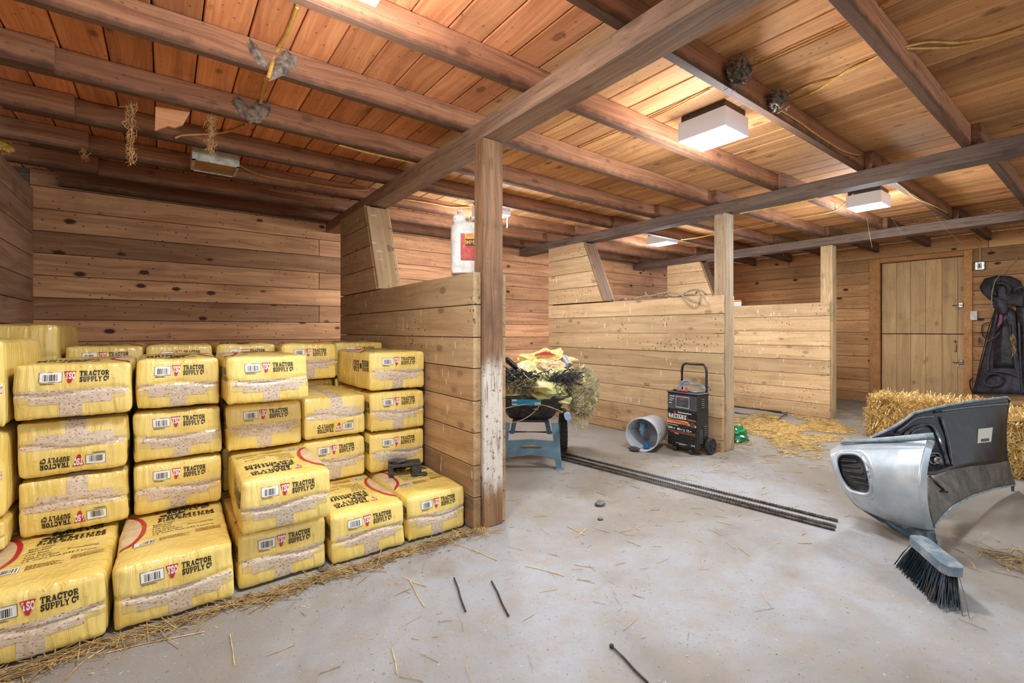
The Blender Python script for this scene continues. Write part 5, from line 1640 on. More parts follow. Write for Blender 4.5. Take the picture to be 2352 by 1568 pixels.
for k in range(5):
    v0 = 0.24 + 0.075 * k
    pts = [chromef(0.16 + 0.02 * k + 0.145 * q / 6, v0 + 0.015 * q / 6, 0.026) for q in range(7)]
    MB().tube(pts, 0.0055, 6).build('louver', M['rubber'], bp, smooth=True, org=bo)
# moulded crease lines above and below the recess
MB().tube([chromef(0.33, 0.08, -0.001), chromef(0.34, 0.2, -0.001), chromef(0.37, 0.27, -0.001), chromef(0.42, 0.33, -0.001), chromef(0.44, 0.5, -0.001), chromef(0.42, 0.66, -0.001), chromef(0.36, 0.74, -0.001), chromef(0.33, 0.80, -0.001), chromef(0.36, 0.92, -0.001)], 0.0035, 6).build('crease', M['chrome'], bp, smooth=True, org=bo)
# dark rubber strip on the top edge
STR = [(1933, 1011, 2.45), (1990, 1009, 2.38), (2060, 1004, 2.27), (2120, 998, 2.17), (2143, 994, 2.15)]
STB = [(1930, 1018, 2.46), (1990, 1016, 2.37), (2060, 1013, 2.25), (2120, 1008, 2.15), (2146, 1008, 2.14)]
sb_ = MB().grid(lambda u, v: atD(*(lerp_row(STR, u).lerp(lerp_row(STB, u), v))), 20, 2)
sb_.build('top_strip', M['bluedust'], bp, smooth=True, org=bo, solid=0.016)
# lower valance down to the floor
VB = [(1968, 1161, 2.44), (2006, 1186, 2.33), (2048, 1213, 2.22), (2104, 1246, 2.12), (2138, 1259, 2.10), (2153, 1261, 2.108)]
sb_ = MB().grid(lambda u, v: atD(*(lerp_row([(p[0], p[1], p[2] + 0.012) for p in BOT], u).lerp(lerp_row(VB, u), v))), 30, 6)
sb_.build('valance', M['valance'], bp, smooth=True, org=bo, solid=0.008)
# dark inner panel, behind
PT = [(1998, 1006, 2.70), (2046, 984, 2.68), (2062, 975, 2.69), (2080, 963, 2.70), (2098, 949, 2.72), (2160, 934, 2.78), (2235, 921, 2.88), (2313, 912, 2.98), (2318, 917, 2.99)]
PB = [(2010, 1010, 2.55), (2060, 1040, 2.50), (2100, 1078, 2.46), (2130, 1090, 2.45), (2150, 1090, 2.47), (2182, 1079, 2.52), (2230, 1070, 2.63), (2290, 1063, 2.78), (2316, 1058, 2.86)]
def panelf(u, v, off=0.0):
    p = lerp_row(PT, u).lerp(lerp_row(PB, u), v)
    p = Vector(p)
    p.z += 0.05 * math.sin(v * math.pi) + off
    p.x += (0 if u < 0.9 else -7 * math.sin(v * math.pi) * (u - 0.9) * 10)
    return atD(p.x, p.y, p.z)
MB().grid(panelf, 40, 16).build('inner_panel', M['darkpanel'], bp, smooth=True, org=bo, solid=0.006)
MB().tube([panelf(k / 40, 0.0) for k in range(41)], 0.008, 7).build('edge_flange', M['bluedust'], bp, smooth=True, org=bo)
MB().tube([panelf(0.985, k / 16) for k in range(17)], 0.007, 7).build('edge_flange', M['blackpl'], bp, smooth=True, org=bo)
for lst, r in (([(.62, .92), (.60, .6), (.58, .35), (.55, .22), (.45, .20), (.30, .25), (.27, .38)], 0.009), ([(.32, .45), (.40, .34), (.50, .34), (.55, .5), (.52, .62), (.42, .64), (.33, .58), (.32, .45)], 0.008), ([(.40, .72), (.50, .66), (.57, .72), (.57, .90)], 0.008), ([(.16, .25), (.30, .6), (.38, .95)], 0.009), ([(.30, .68), (.38, .70), (.45, .86)], 0.007), ([(.48, .70), (.50, .82), (.54, .82), (.54, .72), (.48, .70)], 0.005), ([(.60, .06), (.75, .09), (.93, .09)], 0.008), ([(.34, .32), (.42, .24), (.52, .26)], 0.006), ([(.36, .50), (.44, .44), (.53, .48)], 0.006), ([(.20, .16), (.34, .10), (.50, .09), (.58, .12)], 0.007), ([(.62, .15), (.635, .5), (.64, .93)], 0.006), ([(.24, .45), (.30, .52), (.36, .66)], 0.008)):
    MB().tube(smooth_path([panelf(a, b_, -0.012) for a, b_ in lst], 5), r, 8).build('pressed_rib', M['rib'], bp, smooth=True, org=bo)
for k in range(6):
    MB().tube([panelf(.955, .2 + .12 * k, -0.004), panelf(.985, .19 + .12 * k, -0.004)], 0.0022, 5).build('clip', M['zinc'], bp, org=bo)
sc_ = panelf(.36, .78, -0.02)
MB().tube([atD(2153.6 + 6 * math.cos(t), 1057 + 6 * math.sin(t), 2.44) for t in [k * math.pi / 8 for k in range(16)]], 0.0055, 6, closed=True).build('washer', M['zinc'], bp, smooth=True, org=bo)
MB().grid(lambda u, v: panelf(.775 + .06 * u, .44 + .22 * v, -0.008), 4, 4).build('sticker', M['stickerw'], bp, org=bo)
MB().grid(lambda u, v: panelf(.79 + .035 * u, .60 + .045 * v, -0.0095), 2, 2).build('sticker_print', M['black_ink'], bp, org=bo)
# wheel-arch liner: curved sheet between the panel's foot and the arch edge
LI = [(2128, 1098, 2.42), (2150, 1092, 2.46), (2182, 1080, 2.52), (2230, 1071, 2.63), (2290, 1063, 2.78), (2316, 1057, 2.86)]
LM = [(2132, 1150, 2.22), (2155, 1128, 2.36), (2190, 1108, 2.47), (2235, 1096, 2.62), (2292, 1085, 2.77), (2322, 1079, 2.87)]
LO = [(2143, 1212, 2.12), (2160, 1190, 2.20), (2186, 1164, 2.32), (2230, 1139, 2.52), (2280, 1122, 2.74), (2332, 1113, 2.90)]
def linf(u, v):
    a, m_, b_ = lerp_row(LI, u), lerp_row(LM, u), lerp_row(LO, u)
    p = a * (2 * (v - 0.5) * (v - 1)) + m_ * (-4 * v * (v - 1)) + b_ * (2 * v * (v - 0.5))
    return atD(p[0], p[1], p[2])
MB().grid(linf, 36, 12).build('arch_liner', M['liner'], bp, smooth=True, org=bo, solid=0.006)
MB().tube([linf(k / 36, 1.0) for k in range(37)], 0.006, 6).build('arch_lip', M['bluedust'], bp, smooth=True, org=bo)
MB().tube([atD(2134, 1092, 2.26), atD(2150, 1108, 2.24), atD(2166, 1122, 2.23), atD(2168, 1130, 2.23)], 0.008, 8).tube([atD(2160, 1128, 2.22), atD(2175, 1129, 2.23)], 0.006, 8).build('bracket', M['blackmetal'], bp, smooth=True, org=bo)
MB().cbox(2.845, 2.87, 0.53, 0.56, 0.0, 0.03, 0.002).build('foot_clip', M['blackpl'], bp, org=bo)
fp = atD(2326, 1112, 2.885)
MB().tube([Vector((fp.x, fp.y, fp.z)), Vector((fp.x, fp.y, 0.0))], 0.007, 6).build('foot_clip', M['liner'], bp, org=bo)

# ================================================================ BROOM HEAD
B0, B1 = atD(2112, 1244, 1.905), atD(2186, 1306, 1.715)
bd = (B1 - B0); bl = bd.length; bd.normalize()
ez = Vector((0, 0, 1)); eb = bd.cross(ez).normalized()
br_ = thing('broom_head', 'dusty blue broom head with dark blue bristles leaning by the bumper', 'broom', (B0.x, B0.y, 0))
o3 = (B0.x, B0.y, 0)
t0 = atD(2150, 1352, 1.80) ; t0.z = 0.0
mt = Matrix((bd, eb, bd.cross(eb))).transposed().to_4x4(); mt.translation = (B0 + B1) / 2
blk_ = MB()
outl = [(-bl / 2 - 0.02, -0.018), (-bl / 2 - 0.005, -0.032), (bl / 2, -0.034), (bl / 2 + 0.022, -0.022), (bl / 2 + 0.022, 0.022), (bl / 2, 0.034), (-bl / 2 - 0.005, 0.032), (-bl / 2 - 0.02, 0.018)]
blk_.prism(outl, -0.018, 0.018, mt)
blk_.build('block', M['bluedust'], br_, org=o3)
BT0, BT1 = onZ(2078, 1302, 0.002), onZ(2180, 1398, 0.002)
bs = MB(); rg = random.Random(4)
for i in range(620):
    f = rg.random(); w_ = rg.uniform(-0.026, 0.026)
    p = B0.lerp(B1, f) + eb * w_ * 0.9
    q = BT0.lerp(BT1, min(1.25, max(-0.05, f + rg.uniform(-0.05, 0.05)))) + eb * w_ * 1.5 + Vector((rg.uniform(-.008, .008), rg.uniform(-.008, .008), rg.uniform(0, 0.01)))
    if f > 0.93 and rg.random() < .6: q += bd * rg.uniform(0.0, 0.05)
    mid_ = p.lerp(q, 0.5) + Vector((rg.uniform(-.004, .004), rg.uniform(-.004, .004), 0))
    bs.tube([p, mid_, q], rg.uniform(0.0011, 0.0019), 3, caps=False)
bs.build('bristles', M['bristle'], br_, org=o3)['kind'] = 'stuff'
ds = straws(60, lambda rg: (B0.lerp(B1, rg.random()).lerp(BT0.lerp(BT1, 0.6), rg.uniform(0.3, 0.9)) - eb * 0.0, Vector((rg.uniform(-1, 1), rg.uniform(-1, 1), rg.uniform(-1, 1)))), 0.01, 0.03, 0.0012, 3)
ds.build('dust_threads', M['white_ink'], br_, org=o3)['kind'] = 'stuff'

# ================================================================ STRAW BALES
def bale(lab, x0, x1, y0, y1, h, seed, n=7500):
    c = Vector(((x0 + x1) / 2, (y0 + y1) / 2, 0))
    t = thing('straw_bale', lab, 'straw bale', c, group='straw bales by the door')
    core = MB()
    hx, hy = (x1 - x0) / 2 - 0.015, (y1 - y0) / 2 - 0.015
    def f(face):
        def g(u, v):
            a, b_ = u * 2 - 1, v * 2 - 1
            p = {'t': Vector((a, b_, 1)), 'l': Vector((-1, -a, b_)), 'r': Vector((1, a, b_)), 'f': Vector((a, -1, b_)), 'b': Vector((-a, 1, b_)), 'd': Vector((a, -b_, -1))}[face]
            k = 1 / max(1.0, (abs(p.x) ** 6 + abs(p.y) ** 6 + abs(p.z) ** 6) ** (1 / 6))
            q = Vector((p.x * k * hx, p.y * k * hy, h / 2 + p.z * k * (h / 2 - 0.012)))
            q += Vector((1, 1, 0.5)) * 0.02 * noise.noise(q * 9 + Vector((seed, 0, 0)))
            q.z = max(0.003, q.z)
            return q
        return g
    for fc in 'tlrfbd':
        core.grid(f(fc), 12, 10)
    core.build('core', M['bale_core'], t, smooth=True)
    def smp(rg):
        fc = rg.choice('ttllfffl')
        a, b_ = rg.uniform(-1, 1), rg.uniform(-1, 1)
        e = rg.uniform(-0.01, 0.02)
        if fc == 't': p = Vector((a * hx, b_ * hy, h - 0.012 + e)); d = Vector((rg.uniform(-1, 1), rg.uniform(-1, 1), rg.uniform(-.2, .7)))
        elif fc == 'l': p = Vector((-hx - e, a * hy, h / 2 + b_ * h / 2.1)); d = Vector((rg.uniform(-.45, .2), rg.uniform(-1, 1), rg.uniform(-1.1, 1.1)))
        else:
            sgn = 1 if rg.random() < 0.6 else -1
            p = Vector((a * hx, sgn * (hy + e), h / 2 + b_ * h / 2.1)); d = Vector((rg.uniform(-1, 1), sgn * rg.uniform(-.1, .9), rg.uniform(-1, 1)))
        p.z = max(0.012, p.z)
        return p, d
    straws(n, smp, 0.06, 0.17, 0.0033, seed, bend=0.15).build('stalks', M['straw'], t)['kind'] = 'stuff'
    for yy in (-0.45 * hy, 0.45 * hy):
        MB().tube([(-hx - 0.008, yy, 0.01), (-hx - 0.008, yy, h - 0.03), (-hx + 0.03, yy, h + 0.004), (hx - 0.03, yy, h + 0.004), (hx + 0.005, yy, h - 0.03)], 0.0022, 5).build('twine', M['rope'], t)
    return t


M['bale_core'] = plain('bale_core_brown', (150, 100, 54), (104, 66, 34), rough=0.95, nscale=30, bump=1.0, bscale=120)
bale('golden straw bale lying on the floor before the dutch door', 5.32, 5.78, 0.62, 1.46, 0.37, 5)
bale('second straw bale, right of the first at the picture edge, nearer the viewer', 4.62, 5.14, -0.22, 0.60, 0.40, 6, n=6500)

# ================================================================ SADDLE HANGING ON THE DOOR WALL
sd = thing('saddle', 'black western saddle hanging on the plank wall beside the door, pink strap across', 'saddle', (DW - 0.2, 0.93, 0.75))
so = (DW - 0.2, 0.93, 0.75)
def SX(u, v, off): return onX(u, v, DW - off)
def sheetp(name, rows, offs, mat, thick=0.012, nu=18, nv=14, sub=0):
    def f(u, v):
        k = v * (len(rows) - 1); i = min(int(k), len(rows) - 2); fr_ = k - i
        r0, r1 = rows[i], rows[i + 1]
        a = lerp_row([(p[0], p[1], 0) for p in r0], u); b_ = lerp_row([(p[0], p[1], 0) for p in r1], u)
        p = a.lerp(b_, fr_)
        off = offs[i] * (1 - fr_) + offs[i + 1] * fr_ + 0.05 * math.sin(math.pi * u) + 0.008 * noise.noise(Vector((p.x * 0.06, p.y * 0.04, 1)))
        return SX(p.x, p.y, off)
    return MB().grid(f, nu, nv).build(name, mat, sd, smooth=True, org=so, solid=thick)
sheetp('skirt', [[(2262, 640), (2290, 633), (2320, 634), (2342, 645)], [(2250, 660), (2285, 655), (2320, 655), (2350, 668)], [(2258, 675), (2285, 680), (2325, 680), (2352, 690)], [(2274, 688), (2290, 695), (2325, 700), (2350, 705)]], [.03, .05, .07, .09], M['leather'])
sheetp('fender', [[(2286, 708), (2300, 706), (2318, 706), (2330, 712)], [(2274, 760), (2296, 755), (2318, 755), (2334, 760)], [(2258, 820), (2290, 815), (2320, 815), (2338, 822)], [(2246, 862), (2285, 858), (2325, 858), (2345, 865)], [(2234, 905), (2280, 905), (2325, 905), (2356, 908)]], [.06, .08, .10, .10, .10], M['leather2'])
sheetp('fender', [[(2292, 745), (2306, 742), (2322, 745)], [(2284, 800), (2305, 796), (2326, 800)], [(2282, 846), (2305, 842), (2328, 846)]], [.13, .15, .14], M['leather'], nv=8)
sheetp('jockey', [[(2281, 690), (2296, 685), (2312, 690)], [(2283, 705), (2300, 700), (2314, 704)], [(2296, 722), (2305, 722), (2312, 722)]], [.14, .15, .13], M['leather2'], nv=8)
ct = MB().tube(smooth_path([SX(2284, 680, .16), SX(2281, 660, .19), SX(2290, 650, .21), SX(2308, 652, .22), SX(2317, 664, .20), SX(2314, 676, .18)], 6), [0.022] * 31, 10)
ct.build('cantle', M['leather'], sd, smooth=True, org=so)
MB().tube(smooth_path([SX(2322, 672, .12), SX(2335, 662, .16), SX(2348, 660, .15), SX(2352, 674, .1)], 6), 0.018, 10).build('horn', M['leather2'], sd, smooth=True, org=so)
for i, row in enumerate(([(2286, 685), (2285, 694), (2290, 703), (2297, 711), (2303, 718)], [(2291, 688), (2292, 697), (2297, 705), (2303, 712), (2308, 720)])):
    for k in range(9):
        p = lerp_row([(a, b_, 0) for a, b_ in row], k / 8)
        MB().blob(SX(p.x, p.y, .185 - 0.02 * k / 8), 0.0042, k, 0, n=6, m=4).build('stud', M['zinc'], sd, org=so)
MB().tube(smooth_path([SX(2299, 722, .17), SX(2297, 740, .19), SX(2292, 752, .20)]), 0.012, 8, flat=0.35).build('strap', M['pink'], sd, smooth=True, org=so)
MB().tube(smooth_path([SX(2297, 762, .20), SX(2285, 774, .20), SX(2268, 783, .17)]), 0.012, 8, flat=0.35).build('strap', M['pink'], sd, smooth=True, org=so)
MB().tube(smooth_path([SX(2312, 733, .17), SX(2296, 748, .21), SX(2281, 764, .2)]), 0.011, 8, flat=0.4).build('strap', M['leather'], sd, smooth=True, org=so)
for pts in ([(2284, 715), (2272, 750), (2262, 790), (2252, 830), (2240, 880), (2232, 905)], [(2290, 720), (2280, 770), (2270, 820), (2268, 850)], [(2318, 735), (2320, 780), (2318, 820)], [(2325, 735), (2328, 790), (2332, 840), (2340, 860)], [(2340, 740), (2342, 800), (2346, 900)]):
    MB().tube(smooth_path([SX(a, b_, .15 + 0.01 * i) for i, (a, b_) in enumerate(pts)]), 0.009, 8, flat=0.5).build('strap', M['leather'], sd, smooth=True, org=so)
MB().tube([SX(2281 + 22 * math.cos(t) + 4 * math.sin(t), 872 + 14 * math.sin(t) - 4 * math.cos(t), .20) for t in [k * math.pi / 12 for k in range(24)]], 0.012, 8, closed=True).build('stirrup', M['leather2'], sd, smooth=True, org=so)
MB().tube(smooth_path([SX(2262, 860, .17), SX(2285, 853, .19), SX(2315, 856, .19), SX(2336, 864, .17)]), 0.014, 8).build('strap', M['leather2'], sd, smooth=True, org=so)
MB().tube([SX(2305 + 5 * math.cos(t), 832 + 4.5 * math.sin(t), .18) for t in [k * math.pi / 6 for k in range(12)]], 0.003, 6, closed=True).build('ring', M['bluedust'], sd, smooth=True, org=so)
bk2 = MB()
for pts in ([(2257, 750), (2258, 745), (2272, 740)], [(2247, 764), (2268, 762)], [(2256, 748), (2255, 765), (2262, 775), (2266, 765)], [(2250, 775), (2248, 785), (2256, 782)], [(2236, 868), (2228, 874), (2229, 890), (2234, 902)]):
    bk2.tube(smooth_path([SX(a, b_, .06) for a, b_ in pts]), 0.006, 6)
bk2.build('buckle', M['leather'], sd, smooth=True, org=so)
tag(MB().tube(smooth_path([SX(2340, 590, .03), SX(2320, 610, .03), SX(2298, 630, .12), SX(2286, 645, .24), SX(2279, 670, .25), SX(2277, 700, .2), SX(2275, 730, .1)]), 0.0045, 6).build('lead_cord', M['rope'], smooth=True), 'tan cord running down across the hanging saddle', 'cord')
tf = straws(70, lambda rg: (SX(rg.uniform(2318, 2332), rg.uniform(770, 820), .17), Vector((rg.uniform(-.2, .2), rg.uniform(-.3, .3), 1))), 0.03, 0.08, 0.0018, 9)
tag(tf.build('hay_wisps', M['strawd']), 'wisps of hay caught in the straps of the saddle', 'hay', kind='stuff')
# soft dark pad hanging further right
tag(sheetp('saddle_pad', [[(2335, 700), (2352, 700), (2368, 705)], [(2338, 760), (2356, 760), (2372, 765)], [(2334, 850), (2352, 850), (2370, 850)], [(2340, 905), (2356, 906), (2372, 905)]], [.02, .03, .04, .05], M['leather2']))

# ================================================================ OUTLET BOX, SWITCH
ob = thing('junction_box', 'dusty metal junction box above and right of the door', 'outlet box', (DW, 1.06, 1.29 + 0.51))
oo = (DW, 1.06, 1.80)
bc0, bc1 = onX(2239, 621, DW - 0.03), onX(2262, 600, DW - 0.03)
MB().cbox(DW - 0.045, DW - 0.001, bc1.y, bc0.y, bc0.z, bc1.z, 0.006).build('case', M['zinc'], ob, org=oo)
my, mz = (bc0.y + bc1.y) / 2, (bc0.z + bc1.z) / 2
MB().cbox(DW - 0.052, DW - 0.045, my - 0.02, my + 0.02, mz - 0.035, mz + 0.035, 0.003).build('receptacle', M['whitepl'], ob, org=oo)
MB().box(DW - 0.0535, DW - 0.052, my - 0.008, my + 0.008, mz - 0.02, mz + 0.02).build('slot', M['black_ink'], ob, org=oo)
s0, s1 = onX(2228.5, 735, DW - 0.035), onX(2245, 713.5, DW - 0.035)
sw = thing('light_switch', 'white rocker light switch beside the door frame, left of the saddle', 'light switch', (DW, s0.y, s0.z))
MB().cbox(DW - 0.045, DW - 0.031, s1.y, s0.y, s0.z, s1.z, 0.003).build('plate', M['whitepl'], sw, org=(DW, s0.y, s0.z))
MB().cbox(DW - 0.052, DW - 0.045, s1.y + 0.025, s0.y - 0.025, s0.z + 0.03, s1.z - 0.03, 0.002).build('rocker', M['whitepl'], sw, org=(DW, s0.y, s0.z))
MB().cbox(DW - 0.031, DW - 0.001, s1.y + 0.02, s0.y - 0.02, s0.z + 0.02, s1.z - 0.02, 0.002).build('back_box', M['whitepl'], sw, org=(DW, s0.y, s0.z))

# ================================================================ CABLES
def cable(pts, lab, r=0.005, n=6):
    m_ = MB().tube(smooth_path([Vector(p) for p in pts], n), r, 6)
    return tag(m_.build('cable', M['cable'], smooth=True), lab, 'cable', 'yellow cables stapled to the ceiling')
ZC = 2.182
ZB = 2.066
cable([onZ(684, 12, ZC), onZ(672, 45, ZC), onZ(655, 85, ZC), onZ(636, 118, 2.17), onY(624, 152, 2.128), onY(616, 180, 2.128)], 'yellow cable running down over the bags from the top edge to the first mud patch', 0.008)
cable([onY(611, 182, 2.20), onZ(604, 205, ZC), onZ(597, 240, 2.17), onY(580, 266, 2.685)], 'yellow cable between the two mud patches over the bags', 0.008)
cable([onZ(563, 288, ZC), onZ(535, 299, ZC), onY(500, 306, 3.228), onY(450, 309, 3.228), onY(418, 311, 3.228), onY(402, 317, 3.228)], 'yellow cable curving left under the boards above the unlit light', 0.0065)
f5p = [Vector((0.392, 3.60, 2.12)), onY(600, 402, 3.775), onY(700, 420, 3.775), onY(790, 434, 3.775), onY(850, 437, 3.775)]
cable(f5p, 'yellow cable from the unlit light along a joist to the girder')
cable([onY(925, 457, 3.775), onY(985, 466, 3.775), onY(1040, 476, 3.775), onY(1085, 475, 3.775)], 'yellow cable along the joist behind the jug')
cable([onZ(770, 331, ZB), onZ(850, 352, ZB), onZ(900, 363, ZB), onZ(948, 374, ZB)], 'yellow cable under a joist edge running to the main girder')
cable([onZ(1302, 353, ZC), onZ(1360, 327, ZC), onZ(1425, 300, ZC)], 'thin yellow cable on the boards right of the main girder', 0.0035)
cable([onZ(1462, 286, ZC), onZ(1530, 256, ZC), onZ(1630, 205, ZC)], 'thin yellow cable on the boards towards the nearest lit light', 0.0035)
cable([onZ(1704, 167, ZC), onZ(1800, 120, ZC), onZ(1900, 76, ZC), onZ(1950, 53, ZC)], 'yellow cable straight from the large nest to the next joist')
cable([onZ(1796, 228, ZC), onZ(1860, 195, ZC), onZ(1920, 178, ZC), onZ(2018, 128, ZC)], 'upper yellow cable of the pair right of the small nest')
cable([onY(1786, 249, 1.055), onZ(1800, 240, ZC), onZ(1850, 220, ZC), onZ(1890, 200, ZC), onZ(1950, 160, ZC), onZ(2016, 132, ZC)], 'lower yellow cable of the pair right of the small nest')
cable([onY(1786, 250, 1.052), onY(1835, 280, 1.052), onY(1878, 311, 1.052), onY(1938, 347, 1.052), onY(1975, 356, 1.045)], 'wavy yellow cable stapled along the joist below the small nest')
cable([onZ(2066, 111, 2.15), onZ(2130, 97, ZC), onZ(2200, 98, ZC), onZ(2280, 85, ZC), onZ(2352, 62, ZC)], 'upper yellow cable running out at the right picture edge')
cable([onZ(2070, 112, 2.15), onZ(2160, 110, ZC), onZ(2215, 105, ZC), onZ(2290, 82, ZC), onZ(2350, 71, ZC)], 'lower yellow cable running out at the right picture edge')
cable([onZ(1993, 30, ZC), onZ(2020, 15, ZC), onZ(2052, -4, ZC)], 'short yellow cable at the top edge beside a joist')
cable([onY(2052, 414, 1.01), onY(2080, 435, 1.01), onY(2104, 455, 1.01), onY(2140, 470, 1.01), onY(2174, 488, 1.01)], 'yellow cable along the joist between the two far girders')
cable([Vector((4.675, 1.40, 2.16)), onZ(1920, 482, 2.07), onZ(1860, 496, 2.06), onZ(1800, 506, 2.06), onZ(1690, 527, 2.06), onZ(1600, 546, 2.06), Vector((4.955, 3.36, 2.1))], 'long yellow cable slung between the two lights behind the dark girder')
cable([onX(1890, 452, 3.66) + Vector((0, 0, 0)), onX(1800, 472, 3.722), onX(1700, 490, 3.722)], 'yellow cable along the lower edge of the middle girder')
cable([onX(1790, 596, DW - .012), onX(1880, 588, DW - .012), onX(1990, 573, DW - .012), onX(2080, 556, DW - .012), onX(2160, 548, DW - .012), onX(2222, 542, DW - .012), onX(2240, 546, DW - .012), onX(2250, 560, DW - .014), onX(2251, 600, DW - .03)], 'tan cable along the top board of the door wall down to the junction box')

# ================================================================ NESTS, MUD, HANGING STRAW
def nest(name, p, r, lab, seed, sq=(1, 0.8, 1), amp=0.35):
    p = Vector(p)
    t = MB()
    def fn(u, v):
        th = u * math.pi * 2; ph = v * math.pi * 0.62 + math.pi * 0.38
        d = Vector((math.cos(th) * math.sin(ph), math.sin(th) * math.sin(ph), math.cos(ph)))
        k = 1 + amp * noise.noise(d * 3 + Vector((seed, 0, 0))) + 0.12 * noise.noise(d * 12)
        if v < 0.02: k *= 0.7
        q = p + Vector((d.x * r * sq[0] * k, d.y * r * sq[1] * k, d.z * r * sq[2] * 1.3 * k + r * 0.35))
        return q
    t.grid(fn, 26, 16)
    o = t.build(name, M['nest'], smooth=False, org=p, loc=p)
    tag(o, lab, 'nest')
    straws(90, lambda rg: (Vector((rg.gauss(0, r * .5), rg.gauss(0, r * .5) - 0.0, rg.gauss(0, r * .5))), None), 0.02, 0.05, 0.0012, seed, tilt=.9).build('straw_bits', M['nest'], o)['kind'] = 'stuff'
    return o
nest('mud_nest', (1.985, 1.01, 2.115), 0.055, 'larger mud swallow nest on the joist beyond the nearest lit light', 3)
nest('mud_nest', (2.375, 1.02, 2.115), 0.047, 'smaller mud swallow nest on the joist, above the wavy cable', 5)
def mud(p0, p1, w, lab, seed, Y):
    a, b_ = Vector(p0), Vector(p1)
    c = (a + b_) / 2; L = (b_ - a).length / 2 + w * 0.4
    ang = math.atan2((b_ - a).z, (b_ - a).x)
    m_ = MB()
    def fn(u, v):
        th = u * math.pi * 2; r_ = v
        k = 1 + 0.45 * noise.noise(Vector((math.cos(th) * 2, math.sin(th) * 2, seed)))
        x_, z_ = L * r_ * k * math.cos(th), w * r_ * k * math.sin(th)
        h_ = 0.016 * (1 - r_ ** 2) * (1 + 0.8 * noise.noise(Vector((x_ * 40, z_ * 40, seed))))
        return Vector((c.x + x_ * math.cos(ang) - z_ * math.sin(ang), Y - h_ - 0.0005, c.z + x_ * math.sin(ang) + z_ * math.cos(ang)))
    m_.grid(fn, 24, 7)
    return tag(m_.build('mud_patch', M['mud'], smooth=True), lab, 'mud')
mud(onY(575, 98, 2.138), onY(605, 150, 2.138), 0.022, 'slanting mud remnant on the joist left of the yellow cable', 1, 2.137)
mud(onY(672, 130, 2.138), onY(622, 172, 2.138), 0.036, 'round mud remnant on the joist right of the yellow cable', 2, 2.137)
mud(onY(542, 228, 2.698), onY(572, 270, 2.698), 0.03, 'mud remnant on the second joist where the yellow cable ends', 3, 2.697)
mud(onY(612, 240, 2.698), onY(575, 274, 2.698), 0.045, 'broad mud patch on the second joist over the bags', 4, 2.697)
def hang(u, v0, v1, Y, lab, seed, n=60, w=0.012):
    rg = random.Random(seed); m_ = MB()
    top = onY(u, v0, Y); bot = onY(u, v1, Y)
    for k in range(n):
        f = rg.random() ** 1.4
        c = top.lerp(bot, f * 0.9)
        pts = [c + Vector((rg.gauss(0, w), rg.gauss(0, w), 0)), c + Vector((rg.gauss(0, w), rg.gauss(0, w), -0.02)), c + Vector((rg.gauss(0, w), rg.gauss(0, w), -0.045))]
        m_.tube(smooth_path(pts, 3), 0.0011, 3, caps=False)
    m_.tube(smooth_path([top, top.lerp(bot, .4) + Vector((0.006, 0, 0)), top.lerp(bot, .8) - Vector((0.004, 0, 0)), bot]), 0.0018, 4)
    return tag(m_.build('hanging_straw', M['cobweb']), lab, 'straw', kind='stuff')
hang(300, 228, 380, 2.72, 'long tangle of straw dangling from the joist left of the unlit light', 3, 90)
hang(484, 262, 350, 2.72, 'tangle of straw dangling in front of the unlit light', 4, 80)
hang(190, 340, 350, 3.24, 'small straw wisp on a joist by the left wall', 5, 12)
tn_ = [(357, 245), (436, 258), (420, 286), (400, 293), (385, 289), (356, 299)]
sl = MB().add([onY(a, b_, 2.75) for a, b_ in tn_] + [onY(a, b_, 2.75) + Vector((0, 0.014, 0)) for a, b_ in tn_], [(5, 4, 3, 2, 1, 0), (6, 7, 8, 9, 10, 11)] + [(i, (i + 1) % 6, 6 + (i + 1) % 6, 6 + i) for i in range(6)])
tag(sl.build('wood_splinter', M['ceil']), 'broken board piece hanging from the ceiling behind the second joist', 'board')
ip = onX(8, 328, LW + 0.01)
tag(MB().blob((ip.x - 0.02, ip.y, 2.09), 0.055, 4, 0.5, 3, sq=(1.0, 1.6, 0.8), n=22, m=14).build('insulation_tuft', M['insul']), 'tuft of yellow insulation on top of the left wall', 'insulation')
# chaff and straw packed above the door wall and cobweb threads
ch_ = straws(900, lambda rg: (Vector((rg.uniform(6.4, 7.8), rg.uniform(0.3, 4.2), 2.175 + rg.uniform(-0.02, 0.01))), None), 0.04, 0.12, 0.0018, 40, tilt=0.5)
tag(ch_.build('chaff', M['strawd']), 'dark chaff and straw hanging under the boards above the door wall', 'straw', kind='stuff')
cw = MB(); rg = random.Random(77)
for k in range(30):
    kk = rg.randrange(5)
    if kk == 0: a = Vector((3.9 + rg.uniform(0, 2), rg.uniform(1, 3), 2.06)); b_ = a + Vector((rg.uniform(-.3, .3), rg.uniform(-.2, .2), -rg.uniform(.05, .3)))
    elif kk == 1: a = Vector((rg.uniform(3.9, 5.8), 2.72, 2.06)); b_ = a + Vector((rg.uniform(-.2, .2), -.02, -rg.uniform(.02, .10)))
    elif kk == 2: a = Vector((rg.uniform(6.3, 7.8), rg.uniform(2.2, 4), 2.05)); b_ = a + Vector((rg.uniform(-.2, .2), rg.uniform(-.3, .3), -rg.uniform(.1, .5)))
    elif kk == 3: a = Vector((rg.uniform(-.5, 1.2), 4.75, rg.uniform(1.95, 2.07))); b_ = a + Vector((rg.uniform(-.1, .1), -.02, -rg.uniform(.02, .12)))
    else: a = Vector((3.71, rg.uniform(2.0, 2.1), rg.uniform(1.3, 1.95))); b_ = a + Vector((-rg.uniform(0, .08), 0.2, rg.uniform(-.2, .2)))
    mid_ = a.lerp(b_, 0.5) + Vector((0, 0, -0.02))
    cw.tube([a, mid_, b_], 0.0005, 3, caps=False)
